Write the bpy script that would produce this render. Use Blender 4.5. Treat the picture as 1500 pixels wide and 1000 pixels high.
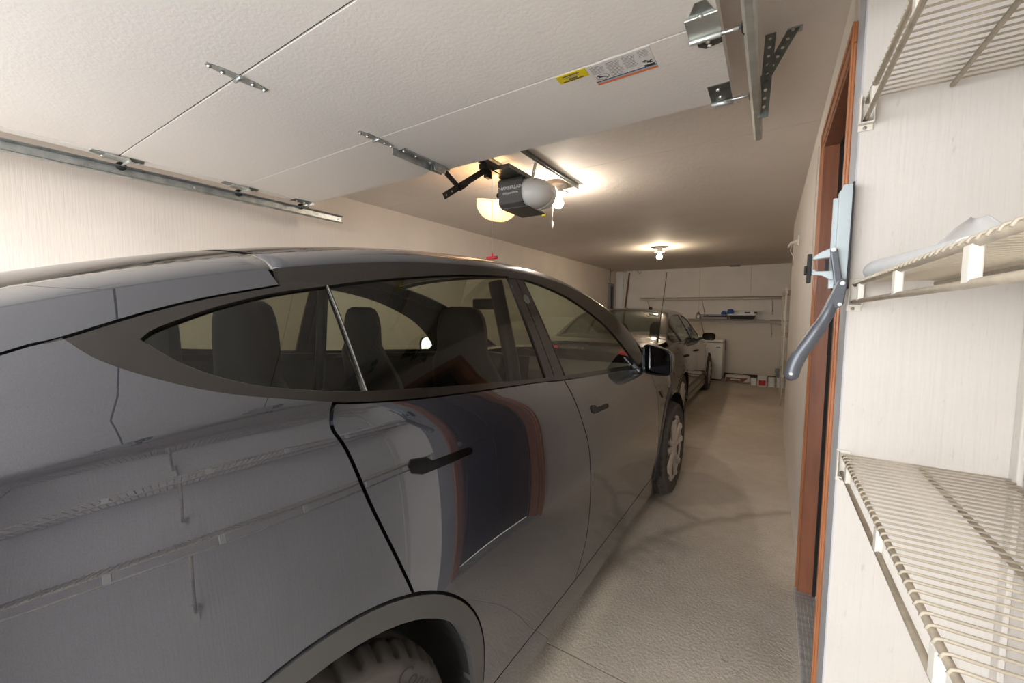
import bpy, math, random
import numpy as np
from mathutils import Vector, Matrix, Quaternion
from mathutils.geometry import delaunay_2d_cdt
random.seed(7)
for _o in list(bpy.data.objects): bpy.data.objects.remove(_o)
SC = bpy.context.scene
COL = SC.collection
R = math.radians

# ------------------------------------------------------------------ camera
YAW, PITCH, ROLL, CAMH, FPX = 0.572431, 0.071559, 0.006643, 1.404, 587.64
fwd = Vector((-math.sin(YAW)*math.cos(PITCH), math.cos(YAW)*math.cos(PITCH), -math.sin(PITCH)))
rgt = Vector((math.cos(YAW), math.sin(YAW), 0)); upv = rgt.cross(fwd)
r2 = math.cos(ROLL)*rgt + math.sin(ROLL)*upv; u2 = -math.sin(ROLL)*rgt + math.cos(ROLL)*upv
cam_d = bpy.data.cameras.new('camera'); cam = bpy.data.objects.new('camera', cam_d); COL.objects.link(cam)
cam_d.sensor_width = 36; cam_d.lens = 36*FPX/1500; cam_d.clip_start = .02
m3 = Matrix((r2, u2, -fwd)).transposed()
cam.matrix_world = Matrix.Translation((0, 0, CAMH)) @ m3.to_4x4()
SC.camera = cam

# ------------------------------------------------------------------ world, exposure
SC.view_settings.view_transform = 'Standard'
SC.view_settings.look = 'None'
SC.view_settings.gamma = 1
SC.view_settings.use_curve_mapping = False
SC.view_settings.exposure = 0.22
SKY = 9.5; BULB = 300.0; BULB_BACK = 270.0; OPENER_BULB = 110.0
W_ = bpy.data.worlds.new('world'); SC.world = W_; W_.use_nodes = True
bg = W_.node_tree.nodes['Background']
bg.inputs[0].default_value = (.93, .965, 1.0, 1); bg.inputs[1].default_value = SKY

# ------------------------------------------------------------------ materials
MATS = {}
def srgb(r, g, b):
    f = lambda c: (c/12.92 if c <= .04045 else ((c+.055)/1.055)**2.4)
    return (f(r/255), f(g/255), f(b/255))
class NT:
    """tiny node helper"""
    def __init__(s, m): s.t = m.node_tree; s.n = s.t.nodes; s.l = s.t.links
    def new(s, typ, **kw):
        n = s.n.new(typ)
        for k, v in kw.items():
            if k.startswith('i_'):
                key = k[2:]; key = int(key) if key.isdigit() else key
                if hasattr(v, 'links') or isinstance(v, bpy.types.NodeSocket): s.l.new(v, n.inputs[key])
                else: n.inputs[key].default_value = v
            else: setattr(n, k, v)
        return n
    def math(s, op, a, b=None, clamp=False):
        n = s.n.new('ShaderNodeMath'); n.operation = op; n.use_clamp = clamp
        for i, v in enumerate((a, b)):
            if v is None: continue
            if isinstance(v, bpy.types.NodeSocket): s.l.new(v, n.inputs[i])
            else: n.inputs[i].default_value = v
        return n.outputs[0]
    def mix(s, f, a, b):
        n = s.n.new('ShaderNodeMix'); n.data_type = 'RGBA'
        for i, v in ((0, f), (6, a), (7, b)):
            if isinstance(v, bpy.types.NodeSocket): s.l.new(v, n.inputs[i])
            else: n.inputs[i].default_value = (v if i == 0 else tuple(v)+(1,)*(4-len(v)))
        return n.outputs[2]
    def noise(s, vec, scale, detail=4, rough=.55):
        n = s.new('ShaderNodeTexNoise'); n.inputs['Scale'].default_value = scale
        n.inputs['Detail'].default_value = detail; n.inputs['Roughness'].default_value = rough
        s.l.new(vec, n.inputs['Vector']); return n.outputs['Fac']
    def ramp(s, f, a, b):
        n = s.new('ShaderNodeMapRange'); s.l.new(f, n.inputs[0]); n.inputs[1].default_value = a; n.inputs[2].default_value = b
        return n.outputs[0]
    def pos(s, scale=(1, 1, 1)):
        g = s.new('ShaderNodeNewGeometry'); mp = s.new('ShaderNodeMapping')
        mp.inputs['Scale'].default_value = scale; s.l.new(g.outputs['Position'], mp.inputs['Vector']); return mp.outputs[0]
    def ob(s, scale=(1, 1, 1)):
        g = s.new('ShaderNodeTexCoord'); mp = s.new('ShaderNodeMapping')
        mp.inputs['Scale'].default_value = scale; s.l.new(g.outputs['Object'], mp.inputs['Vector']); return mp.outputs[0]
def P(name, col, rough=.5, metal=0., coat=0., var=None, bump=None, emit=None, spec=None, world=False):
    """var=(scale, amount, stretch) colour variation; bump=(scale, strength, distance, stretch)"""
    m = bpy.data.materials.new(name); m.use_nodes = True; nt = NT(m); b = m.node_tree.nodes['Principled BSDF']
    b.inputs['Base Color'].default_value = tuple(col)+(1,); b.inputs['Roughness'].default_value = rough
    b.inputs['Metallic'].default_value = metal
    if coat: b.inputs['Coat Weight'].default_value = coat; b.inputs['Coat Roughness'].default_value = .02
    if spec is not None: b.inputs['Specular IOR Level'].default_value = spec
    crd = nt.pos if world else nt.ob
    if var:
        f = nt.noise(crd(var[2] if len(var) > 2 else (1, 1, 1)), var[0], 5)
        f = nt.ramp(f, .3, .7); k = var[1]
        nt.l.new(nt.mix(f, [c*(1-k) for c in col], [min(1, c*(1+k)) for c in col]), b.inputs['Base Color'])
    if bump:
        f = nt.noise(crd(bump[3] if len(bump) > 3 else (1, 1, 1)), bump[0], 3)
        bn = nt.new('ShaderNodeBump'); bn.inputs['Strength'].default_value = bump[1]; bn.inputs['Distance'].default_value = bump[2]
        nt.l.new(f, bn.inputs['Height']); nt.l.new(bn.outputs[0], b.inputs['Normal'])
    if emit: b.inputs['Emission Color'].default_value = tuple(emit[0])+(1,); b.inputs['Emission Strength'].default_value = emit[1]
    MATS[name] = m; return m
def glass(name, tint, refl=.05, rough=0.0):
    m = bpy.data.materials.new(name); m.use_nodes = True; nt = NT(m)
    for n in list(nt.n): nt.n.remove(n)
    out = nt.new('ShaderNodeOutputMaterial'); tr = nt.new('ShaderNodeBsdfTransparent'); gl = nt.new('ShaderNodeBsdfGlossy')
    tr.inputs[0].default_value = tuple(tint)+(1,); gl.inputs['Roughness'].default_value = rough
    lw = nt.new('ShaderNodeLayerWeight'); lw.inputs[0].default_value = .5
    f = nt.math('POWER', lw.outputs['Facing'], 5.0); f = nt.math('MULTIPLY', f, 1-refl); f = nt.math('ADD', f, refl)
    mx = nt.new('ShaderNodeMixShader'); nt.l.new(f, mx.inputs[0]); nt.l.new(tr.outputs[0], mx.inputs[1]); nt.l.new(gl.outputs[0], mx.inputs[2])
    nt.l.new(mx.outputs[0], out.inputs[0]); MATS[name] = m; return m
def seg_mask(nt, vec, segs, width, soft):
    """1 near a polyline on the floor (a crack with its own shape)"""
    sx = nt.new('ShaderNodeSeparateXYZ'); nt.l.new(vec, sx.inputs[0]); x, y = sx.outputs[0], sx.outputs[1]
    tot = None
    for (ax, ay), (bx, by) in segs:
        dx, dy = bx-ax, by-ay; L2 = dx*dx+dy*dy
        px = nt.math('SUBTRACT', x, ax); py = nt.math('SUBTRACT', y, ay)
        t = nt.math('DIVIDE', nt.math('ADD', nt.math('MULTIPLY', px, dx), nt.math('MULTIPLY', py, dy)), L2, True)
        ex = nt.math('SUBTRACT', px, nt.math('MULTIPLY', t, dx)); ey = nt.math('SUBTRACT', py, nt.math('MULTIPLY', t, dy))
        d = nt.math('SQRT', nt.math('ADD', nt.math('MULTIPLY', ex, ex), nt.math('MULTIPLY', ey, ey)))
        tot = d if tot is None else nt.math('MINIMUM', tot, d)
    f = nt.ramp(tot, width+soft, width); return f
def floor_mat():
    m = bpy.data.materials.new('concrete_floor'); m.use_nodes = True; nt = NT(m); b = nt.n['Principled BSDF']
    p = nt.pos()
    n1 = nt.ramp(nt.noise(p, 1.1, 6, .6), .32, .68); n2 = nt.ramp(nt.noise(p, 9, 5, .6), .3, .7); n3 = nt.noise(p, 130, 3, .7)
    c = nt.mix(n1, (.65, .565, .465), (.77, .69, .59)); c = nt.mix(nt.math('MULTIPLY', n2, .3), c, (.45, .39, .32))
    # grey worn patch and crack lines
    w = nt.new('ShaderNodeVectorMath', operation='ADD'); nt.l.new(p, w.inputs[0])
    nn = nt.new('ShaderNodeTexNoise'); nn.inputs['Scale'].default_value = 5; nt.l.new(p, nn.inputs['Vector'])
    sc = nt.new('ShaderNodeVectorMath', operation='SCALE'); sub = nt.new('ShaderNodeVectorMath', operation='SUBTRACT')
    nt.l.new(nn.outputs['Color'], sub.inputs[0]); sub.inputs[1].default_value = (.5, .5, .5)
    nt.l.new(sub.outputs[0], sc.inputs[0]); sc.inputs[3].default_value = .1; nt.l.new(sc.outputs[0], w.inputs[1])
    crk = [((-.9, 1.35), (-.72, 2.0)), ((-.72, 2.0), (-.58, 2.49)), ((-.58, 2.49), (-.345, 2.89)), ((-.345, 2.89), (-.06, 3.19)), ((-.06, 3.19), (.178, 3.39)), ((-.345, 2.89), (-.47, 2.98)), ((-.47, 2.98), (-.72, 3.12))]
    f1 = seg_mask(nt, w.outputs[0], crk, .008, .05); c = nt.mix(nt.math('MULTIPLY', f1, .42), c, (.2, .165, .125))
    f2 = seg_mask(nt, w.outputs[0], [((-.62, 2.2), (-.47, 2.55))], .03, .16); c = nt.mix(nt.math('MULTIPLY', nt.math('MULTIPLY', f2, n2), .5), c, (.2, .165, .13))
    f3 = seg_mask(nt, w.outputs[0], [((-.7, 3.3), (-.45, 3.5))], .28, .07); c = nt.mix(nt.math('MULTIPLY', f3, .3), c, (.25, .22, .19))
    # oil spots by the wall
    v = nt.new('ShaderNodeTexVoronoi'); v.inputs['Scale'].default_value = 7; nt.l.new(p, v.inputs['Vector'])
    sx = nt.new('ShaderNodeSeparateXYZ'); nt.l.new(p, sx.inputs[0])
    sp = nt.math('MULTIPLY', nt.math('LESS_THAN', v.outputs['Distance'], .11), nt.math('GREATER_THAN', nt.noise(p, 2.7, 2), .56)); near = nt.math('GREATER_THAN', sx.outputs[0], -.15); near = nt.math('MULTIPLY', near, nt.math('LESS_THAN', sx.outputs[1], 2.9))
    c = nt.mix(nt.math('MULTIPLY', nt.math('MULTIPLY', sp, near), .45), c, (.12, .095, .07))
    agg = nt.ramp(n3, .35, .65); c = nt.mix(nt.math('MULTIPLY', agg, .27), c, (.22, .18, .14))
    nt.l.new(c, b.inputs['Base Color']); b.inputs['Roughness'].default_value = .62
    bn = nt.new('ShaderNodeBump'); bn.inputs['Strength'].default_value = .8; bn.inputs['Distance'].default_value = .006
    nt.l.new(nt.noise(p, 70, 4, .65), bn.inputs['Height']); nt.l.new(bn.outputs[0], b.inputs['Normal'])
    MATS['floor'] = m
floor_mat()
def paint_mat(name, col, flake=.3, metal=.75, rough=.27):
    m = bpy.data.materials.new(name); m.use_nodes = True; nt = NT(m); b = nt.n['Principled BSDF']
    f = nt.noise(nt.ob(), 900, 1, .5)
    nt.l.new(nt.mix(nt.ramp(f, .35, .7), [c*(1-flake) for c in col], [c*(1+flake) for c in col]), b.inputs['Base Color'])
    d = nt.ramp(nt.noise(nt.ob(), 3, 5, .6), .35, .75)
    nt.l.new(nt.math('ADD', nt.math('MULTIPLY', d, .012), .0), b.inputs['Coat Roughness'])
    b.inputs['Metallic'].default_value = metal; b.inputs['Roughness'].default_value = rough; b.inputs['Coat Weight'].default_value = 1.0
    b.inputs['Coat IOR'].default_value = 1.85
    MATS[name] = m
paint_mat('paint', (.042, .047, .066)); paint_mat('sedan_paint', (.030, .025, .024))
P('trim_gloss', (.018, .015, .013), .14, spec=.4); P('cladding', (.055, .053, .052), .42); P('black', (.012, .012, .012), .7)
P('black_gloss', (.008, .008, .009), .12); P('rubber', (.058, .050, .043), .78, bump=(60, .3, .002)); P('rubber_text', (.008, .007, .006), .6)
P('liner', (.012, .012, .013), .55, bump=(40, .5, .004)); P('alloy', (.55, .53, .51), .35, .8); P('alloy_dark', (.06, .06, .06), .35, .6)
P('chrome', (.75, .75, .76), .12, 1.0); P('seat', (.006, .005, .005), .7); P('dash', (.014, .013, .013), .5); P('dash_white', (.55, .55, .52), .5)
P('screen', (.01, .01, .012), .08); P('mirror', (.86, .88, .88), .02, 1.0)
glass('glass_front', (.78, .85, .77)); glass('glass_rear', (.44, .44, .36), .04); glass('glass_roof', (.10, .10, .09)); glass('glass_sedan', (.52, .58, .52))
P('tail_red', (.55, .012, .015), .15, coat=1.0); P('head_lamp', (.75, .76, .78), .1, coat=1)
cream = (.80, .715, .63)
P('wall_wood', cream, .72, var=(2.2, .05), bump=(9, .32, .005, (9, 9, .55)), world=True)
P('wall_right', (.79, .725, .655), .72, var=(3, .04), bump=(9, .3, .004, (7, 7, .5)), world=True)
def alcove_mat():
    m = bpy.data.materials.new('wall_alcove'); m.use_nodes = True; nt = NT(m); b = nt.n['Principled BSDF']
    c0 = nt.ramp(nt.noise(nt.pos(), 2.5, 4), .3, .7); c = nt.mix(c0, (.66, .61, .555), (.72, .675, .625))
    sc = nt.ramp(nt.noise(nt.pos((5, 5, 1.2)), 11, 8, .7), .63, .69); c = nt.mix(nt.math('MULTIPLY', sc, .4), c, (.5, .43, .36))
    nt.l.new(c, b.inputs['Base Color']); b.inputs['Roughness'].default_value = .6
    f = nt.noise(nt.pos((11, 11, .5)), 8, 3); g = nt.noise(nt.pos(), 26, 3)
    bn = nt.new('ShaderNodeBump'); bn.inputs['Strength'].default_value = .45; bn.inputs['Distance'].default_value = .004
    nt.l.new(nt.math('ADD', f, nt.math('MULTIPLY', g, .35)), bn.inputs['Height']); nt.l.new(bn.outputs[0], b.inputs['Normal']); MATS['wall_alcove'] = m
alcove_mat()
def block_mat():
    m = bpy.data.materials.new('wall_block'); m.use_nodes = True; nt = NT(m); b = nt.n['Principled BSDF']
    b.inputs['Base Color'].default_value = (.74, .67, .58, 1); b.inputs['Roughness'].default_value = .75
    br = nt.new('ShaderNodeTexBrick'); mp = nt.pos(); sx = nt.new('ShaderNodeSeparateXYZ'); nt.l.new(mp, sx.inputs[0])
    cb = nt.new('ShaderNodeCombineXYZ'); nt.l.new(sx.outputs[0], cb.inputs[0]); nt.l.new(sx.outputs[2], cb.inputs[1]); nt.l.new(cb.outputs[0], br.inputs['Vector'])
    br.inputs['Scale'].default_value = 1; br.inputs['Brick Width'].default_value = .4; br.inputs['Row Height'].default_value = .2; br.inputs['Mortar Size'].default_value = .006
    bn = nt.new('ShaderNodeBump'); bn.inputs['Strength'].default_value = .35; bn.inputs['Distance'].default_value = .005; bn.invert = True
    nt.l.new(br.outputs['Fac'], bn.inputs['Height']); nt.l.new(bn.outputs[0], b.inputs['Normal']); MATS['wall_block'] = m
block_mat()
P('ceiling', (.76, .69, .62), .75, var=(1.5, .05), bump=(34, .5, .006, (1, .45, 1)), world=True)
P('door_skin', (.80, .745, .69), .55, bump=(75, .28, .003), world=True)
P('galv', (.44, .46, .45), .38, .85, var=(20, .25)); P('galv_light', (.62, .64, .6), .42, .75, var=(14, .12)); P('galv_dark', (.15, .16, .145), .45, .7, var=(18, .3))
P('bolt', (.7, .7, .68), .3, .9)
P('wood_red', (.42, .155, .06), .42, coat=.25, var=(5, .25, (6, 6, .6)), world=True); P('wood_red_dark', (.26, .09, .042), .4, coat=.25, var=(5, .25, (6, 6, .6)), world=True)
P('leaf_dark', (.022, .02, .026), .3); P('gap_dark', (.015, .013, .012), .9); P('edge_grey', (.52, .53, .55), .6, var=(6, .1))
P('sill_alu', (.52, .50, .48), .5, .25, var=(9, .25, (1, 8, 1)))
P('shelf_wire', (.50, .43, .33), .5, var=(30, .2)); P('shelf_clip', (.74, .69, .61), .5); P('screw', (.35, .33, .3), .4, .8)
P('white_plastic', (.80, .80, .80), .3); P('white', (.80, .78, .74), .5); P('opener_grey', (.085, .083, .08), .5); P('opener_dark', (.03, .03, .03), .5)
P('print_white', (.85, .85, .85), .5); P('print_dark', (.04, .04, .04), .6); P('label_yellow', (.78, .60, .01), .5); P('label_white', (.72, .69, .66), .5)
P('label_orange', (.75, .22, .08), .5); P('label_blue', (.25, .45, .62), .5); P('print_grey', (.36, .34, .33), .6)
P('arm_grey', (.115, .12, .135), .35, .35); P('plate_blue', (.50, .56, .58), .45, .15, var=(12, .06)); P('black_metal', (.025, .022, .02), .5, .4)
P('red_plastic', (.6, .03, .05), .4); P('cord', (.55, .5, .42), .7); P('brown_dark', (.05, .03, .02), .8); P('brown_wood', (.16, .085, .035), .6)
P('can_red', (.5, .02, .025), .4); P('bag_white', (.66, .62, .57), .8, bump=(14, .6, .02)); P('bag_brown', (.19, .075, .045), .8); P('grey_plastic', (.2, .21, .22), .5)
P('blue_plastic', (.03, .12, .45), .4); P('tray_grey', (.25, .24, .23), .5, .4); P('porcelain', (.80, .785, .75), .3); P('foam', (.78, .75, .7), .7)
P('driveway', (.42, .41, .40), .85, var=(3, .15), world=True); P('lawn', (.10, .16, .05), .95, world=True)
P('bulb', (1, 1, 1), .4, emit=((1, .88, .74), BULB)); P('bulb_back', (1, 1, 1), .4, emit=((1, .82, .60), BULB_BACK)); P('bulb_warm', (1, 1, 1), .4, emit=((1, .56, .24), OPENER_BULB))
def lens_mat():
    m = bpy.data.materials.new('lens'); m.use_nodes = True; nt = NT(m); out = nt.n['Material Output']; b = nt.n['Principled BSDF']
    b.inputs['Base Color'].default_value = (.9, .89, .86, 1); b.inputs['Roughness'].default_value = .25
    tl = nt.new('ShaderNodeBsdfTranslucent'); tl.inputs[0].default_value = (.95, .93, .88, 1); tr = nt.new('ShaderNodeBsdfTransparent')
    m1 = nt.new('ShaderNodeMixShader'); m1.inputs[0].default_value = .28; nt.l.new(b.outputs[0], m1.inputs[1]); nt.l.new(tl.outputs[0], m1.inputs[2])
    m2 = nt.new('ShaderNodeMixShader'); m2.inputs[0].default_value = .12; nt.l.new(m1.outputs[0], m2.inputs[1]); nt.l.new(tr.outputs[0], m2.inputs[2])
    nt.l.new(m2.outputs[0], out.inputs[0]); MATS['lens'] = m
lens_mat()
def film_mat():
    m = bpy.data.materials.new('film'); m.use_nodes = True; nt = NT(m); out = nt.n['Material Output']; b = nt.n['Principled BSDF']
    b.inputs['Base Color'].default_value = (.75, .74, .73, 1); b.inputs['Roughness'].default_value = .3
    tr = nt.new('ShaderNodeBsdfTransparent'); m2 = nt.new('ShaderNodeMixShader'); m2.inputs[0].default_value = .45
    nt.l.new(b.outputs[0], m2.inputs[1]); nt.l.new(tr.outputs[0], m2.inputs[2]); nt.l.new(m2.outputs[0], out.inputs[0]); MATS['film'] = m
film_mat()

# ------------------------------------------------------------------ mesh helpers
def V(*a): return Vector(a)
class MB:
    def __init__(s): s.v = []; s.f = []; s.n = {}; s.sm = []
    def add(s, vs, fs, smooth=False):
        o = len(s.v); s.v += [tuple(v) for v in vs]
        for f in fs: s.f.append(tuple(i+o for i in f)); s.sm.append(smooth)
        return o
    def box(s, x0, x1, y0, y1, z0, z1):
        s.add([(x0, y0, z0), (x1, y0, z0), (x1, y1, z0), (x0, y1, z0), (x0, y0, z1), (x1, y0, z1), (x1, y1, z1), (x0, y1, z1)],
              [(0, 3, 2, 1), (4, 5, 6, 7), (0, 1, 5, 4), (1, 2, 6, 5), (2, 3, 7, 6), (3, 0, 4, 7)]); return s
    def obox(s, c, sx, sy, sz, rot=None):
        m = rot.to_matrix() if rot is not None else Matrix.Identity(3); o = len(s.v)
        b = MB().box(-sx/2, sx/2, -sy/2, sy/2, -sz/2, sz/2); s.add([Vector(c)+m @ Vector(v) for v in b.v], b.f); return s
    def bar(s, a, b, w, h, up=(0, 0, 1)):
        """rectangular bar from a to b, w across, h along up"""
        a, b = Vector(a), Vector(b); d = (b-a).normalized(); sd = d.cross(Vector(up))
        if sd.length < 1e-4: sd = d.cross(Vector((1, 0, 0)))
        sd.normalize(); u = sd.cross(d); q = []
        for p in (a, b):
            for i, j in ((-1, -1), (1, -1), (1, 1), (-1, 1)): q.append(p+sd*(i*w/2)+u*(j*h/2))
        s.add(q, [(0, 1, 2, 3), (7, 6, 5, 4), (0, 4, 5, 1), (1, 5, 6, 2), (2, 6, 7, 3), (3, 7, 4, 0)]); return s
    def tube(s, pts, r, n=8, cap=True):
        pts = [Vector(p) for p in pts]; rs = r if isinstance(r, (list, tuple)) else [r]*len(pts); o = len(s.v); prev = None
        for i, p in enumerate(pts):
            d = (pts[min(i+1, len(pts)-1)]-pts[max(i-1, 0)]).normalized()
            if prev is None:
                ref = Vector((0, 0, 1)) if abs(d.z) < .9 else Vector((1, 0, 0)); u = d.cross(ref).normalized()
            else: u = (prev-d*prev.dot(d)).normalized()
            prev = u; w = d.cross(u)
            s.v += [tuple(p+(u*math.cos(a)+w*math.sin(a))*rs[i]) for a in [2*math.pi*k/n for k in range(n)]]
        for i in range(len(pts)-1):
            for k in range(n):
                s.f.append((o+i*n+k, o+i*n+(k+1) % n, o+(i+1)*n+(k+1) % n, o+(i+1)*n+k)); s.sm.append(True)
        if cap:
            s.f.append(tuple(o+k for k in range(n))[::-1]); s.sm.append(False)
            s.f.append(tuple(o+(len(pts)-1)*n+k for k in range(n))); s.sm.append(False)
        return s
    def lathe(s, c, axis, prof, n=32, smooth=True, mod=None):
        """prof [(r, h)] revolved about axis through c"""
        c = Vector(c); ax = Vector(axis).normalized(); u = ax.orthogonal().normalized() if abs(ax.z) > .5 else Vector((0, 0, 1)); w = ax.cross(u); o = len(s.v)
        for j, (r, h) in enumerate(prof):
            for k in range(n):
                a = 2*math.pi*k/n; rr = r-(mod(j, k) if mod else 0); s.v.append(tuple(c+ax*h+(u*math.cos(a)+w*math.sin(a))*rr))
        for j in range(len(prof)-1):
            for k in range(n):
                s.f.append((o+j*n+k, o+j*n+(k+1) % n, o+(j+1)*n+(k+1) % n, o+(j+1)*n+k)); s.sm.append(smooth)
        for j, rev in ((0, True), (len(prof)-1, False)):
            if prof[j][0] > 1e-5:
                t = tuple(o+j*n+k for k in range(n)); s.f.append(t[::-1] if rev else t); s.sm.append(False)
        return s
    def prism(s, poly, fn, d0, d1):
        """poly in 2-D, fn(a, b, depth) -> 3-D"""
        n = len(poly); o = len(s.v); s.v += [tuple(fn(a, b, d0)) for a, b in poly]+[tuple(fn(a, b, d1)) for a, b in poly]
        s.f.append(tuple(o+k for k in range(n))[::-1]); s.f.append(tuple(o+n+k for k in range(n)))
        for k in range(n): s.f.append((o+k, o+(k+1) % n, o+n+(k+1) % n, o+n+k))
        s.sm += [False]*(n+2); return s
    def grid(s, rows, smooth=True, flip=False):
        nr, nc = len(rows), len(rows[0]); o = len(s.v)
        for r in rows: s.v += [tuple(p) for p in r]
        for i in range(nr-1):
            for j in range(nc-1):
                q = (o+i*nc+j, o+i*nc+j+1, o+(i+1)*nc+j+1, o+(i+1)*nc+j); s.f.append(q[::-1] if flip else q); s.sm.append(smooth)
        return s
def origin_of(p):
    o = Vector((0, 0, 0))
    while p is not None: o += p.location; p = p.parent
    return o
def mesh_obj(name, mb, mat, parent=None, local=False, bevel=0, label=None, solid=0, subsurf=0, recalc=True):
    me = bpy.data.meshes.new(name); off = Vector((0, 0, 0)); ob = bpy.data.objects.new(name, me)
    vs = np.array(mb.v, float)
    if parent is not None and not local: vs = vs-np.array(origin_of(parent))
    if parent is None:
        c = (vs.min(0)+vs.max(0))/2; c[2] = vs[:, 2].min(); vs = vs-c; ob.location = c
    me.from_pydata(vs.tolist(), [], mb.f)
    me.polygons.foreach_set('use_smooth', [bool(x) for x in mb.sm]); me.update()
    if recalc:
        import bmesh
        bm = bmesh.new(); bm.from_mesh(me); bmesh.ops.recalc_face_normals(bm, faces=bm.faces); bm.to_mesh(me); bm.free()
    me.materials.append(MATS[mat] if isinstance(mat, str) else mat)
    COL.objects.link(ob)
    if parent is not None: ob.parent = parent
    if solid:
        md = ob.modifiers.new('solid', 'SOLIDIFY'); md.thickness = solid; md.offset = -1
    if bevel:
        md = ob.modifiers.new('bevel', 'BEVEL'); md.width = bevel; md.segments = 2; md.limit_method = 'ANGLE'; md.angle_limit = R(40)
    if subsurf:
        md = ob.modifiers.new('sub', 'SUBSURF'); md.levels = subsurf; md.render_levels = subsurf
    if label: ob['label'] = label
    return ob
def tag(o, label, cat=None, group=None, kind=None):
    o['label'] = label
    if cat: o['category'] = cat
    if group: o['group'] = group
    if kind: o['kind'] = kind
    return o
def thing(name, loc, label, cat, group=None, rotz=0):
    o = bpy.data.objects.new(name, None); COL.objects.link(o); o.location = loc; o.rotation_euler = (0, 0, rotz); o.empty_display_size = .1
    return tag(o, label, cat, group)
def struct(name, mb, mat, label, **kw):
    o = mesh_obj(name, mb, mat, **kw); tag(o, label, kind='structure'); o['category'] = name.split('_')[0]; return o
def share(o, parent, loc=None, rot=None, scale=None):
    c = o.copy(); COL.objects.link(c); c.parent = parent
    if loc is not None: c.location = loc
    if rot is not None: c.rotation_euler = rot
    if scale is not None: c.scale = scale
    return c
def bx(*a): return MB().box(*a)
def in_poly(P_, poly):
    x, y = P_[:, 0], P_[:, 1]; r = np.zeros(len(P_), bool); p = np.array(poly); q = np.roll(p, -1, 0)
    for (x0, y0), (x1, y1) in zip(p, q):
        if y0 == y1: continue
        c = ((y0 > y) != (y1 > y)) & (x < (x1-x0)*(y-y0)/(y1-y0)+x0); r ^= c
    return r
def densify(poly, d, closed=True):
    out = []; n = len(poly)
    for i in range(n if closed else n-1):
        a = np.array(poly[i]); b = np.array(poly[(i+1) % n]); k = max(1, int(math.ceil(np.linalg.norm(b-a)/d)))
        for t in range(k): out.append(tuple(a+(b-a)*t/k))
    if not closed: out.append(tuple(poly[-1]))
    return out
def smooth_line(pts, k=6):
    """Catmull-Rom through pts"""
    p = [np.array(q, float) for q in pts]; p = [2*p[0]-p[1]]+p+[2*p[-1]-p[-2]]; out = []
    for i in range(1, len(p)-2):
        for t in np.linspace(0, 1, k, endpoint=False):
            out.append(tuple(.5*((2*p[i])+(-p[i-1]+p[i+1])*t+(2*p[i-1]-5*p[i]+4*p[i+1]-p[i+2])*t*t+(-p[i-1]+3*p[i]-3*p[i+1]+p[i+2])*t**3)))
    out.append(tuple(p[-2])); return out
def cdt(outline, holes, grid):
    loops = [outline]+list(holes); pts = []; ed = []
    for lp in loops:
        o = len(pts); pts += [Vector(q) for q in lp]; ed += [(o+i, o+(i+1) % len(lp)) for i in range(len(lp))]
    bd = np.array([tuple(q) for q in pts])
    if grid:
        x0, y0 = bd.min(0); x1, y1 = bd.max(0); gx, gy = np.meshgrid(np.arange(x0+grid*.31, x1, grid), np.arange(y0+grid*.43, y1, grid)); g = np.c_[gx.ravel(), gy.ravel()]
        k = in_poly(g, outline)
        for h in holes: k &= ~in_poly(g, h)
        g = g[k]
        if len(g):
            dm = np.min(np.hypot(g[:, None, 0]-bd[None, :, 0], g[:, None, 1]-bd[None, :, 1]), 1); g = g[dm > grid*.45]
            pts += [Vector(q) for q in g]
    v, e, f, *_ = delaunay_2d_cdt(pts, ed, [], 0, 1e-6)
    v = np.array([tuple(q) for q in v]); cen = np.array([v[list(t)].mean(0) for t in f]); k = in_poly(cen, outline)
    for h in holes: k &= ~in_poly(cen, h)
    return v, [tuple(t) for t, kk in zip(f, k) if kk]
def surf_obj(name, outline, holes, grid, pfun, mat, parent, thick=.012, off=0., label=None, step=.02):
    """panel cut from a surface: pfun(a, b) -> points, normals; analytic shading normals; edges folded inward"""
    outline = densify(outline, step); holes = [densify(h, step) for h in holes]
    v2, f = cdt(outline, holes, grid); p, n = pfun(v2[:, 0], v2[:, 1]); p = p+n*off
    cnt = {}
    f2_ = []
    for t in f:
        nn = np.cross(p[t[1]]-p[t[0]], p[t[2]]-p[t[0]])
        if np.linalg.norm(nn) < 1e-9: continue
        f2_.append(t if nn @ n[t[0]] > 0 else t[::-1])
    f = f2_
    for t in f:
        for a, b in zip(t, t[1:]+t[:1]): cnt[(a, b)] = cnt.get((a, b), 0)+1
    vs = p.tolist(); fs = list(f); sk = []
    if thick:
        inner = {}
        for (a, b) in list(cnt):
            if (b, a) in cnt: continue
            for i in (a, b):
                if i not in inner: inner[i] = (len(vs), len(vs)+1); vs.append(p[i].tolist()); vs.append((p[i]-n[i]*thick).tolist())
            sk.append((inner[b][0], inner[a][0], inner[a][1], inner[b][1]))
    me = bpy.data.meshes.new(name); me.from_pydata(vs, [], fs+sk); me.polygons.foreach_set('use_smooth', [True]*len(fs)+[False]*len(sk)); me.update()
    ln = np.zeros((len(me.loops), 3)); vi = np.zeros(len(me.loops), int); me.loops.foreach_get('vertex_index', vi)
    k = vi < len(p); ln[k] = n[vi[k]]; me.normals_split_custom_set(ln.tolist())
    me.materials.append(MATS[mat]); ob = bpy.data.objects.new(name, me); COL.objects.link(ob); ob.parent = parent
    if label: ob['label'] = label
    return ob
def circle(cx, cy, r, n=10): return [(cx+r*math.cos(2*math.pi*k/n), cy+r*math.sin(2*math.pi*k/n)) for k in range(n)]
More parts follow.
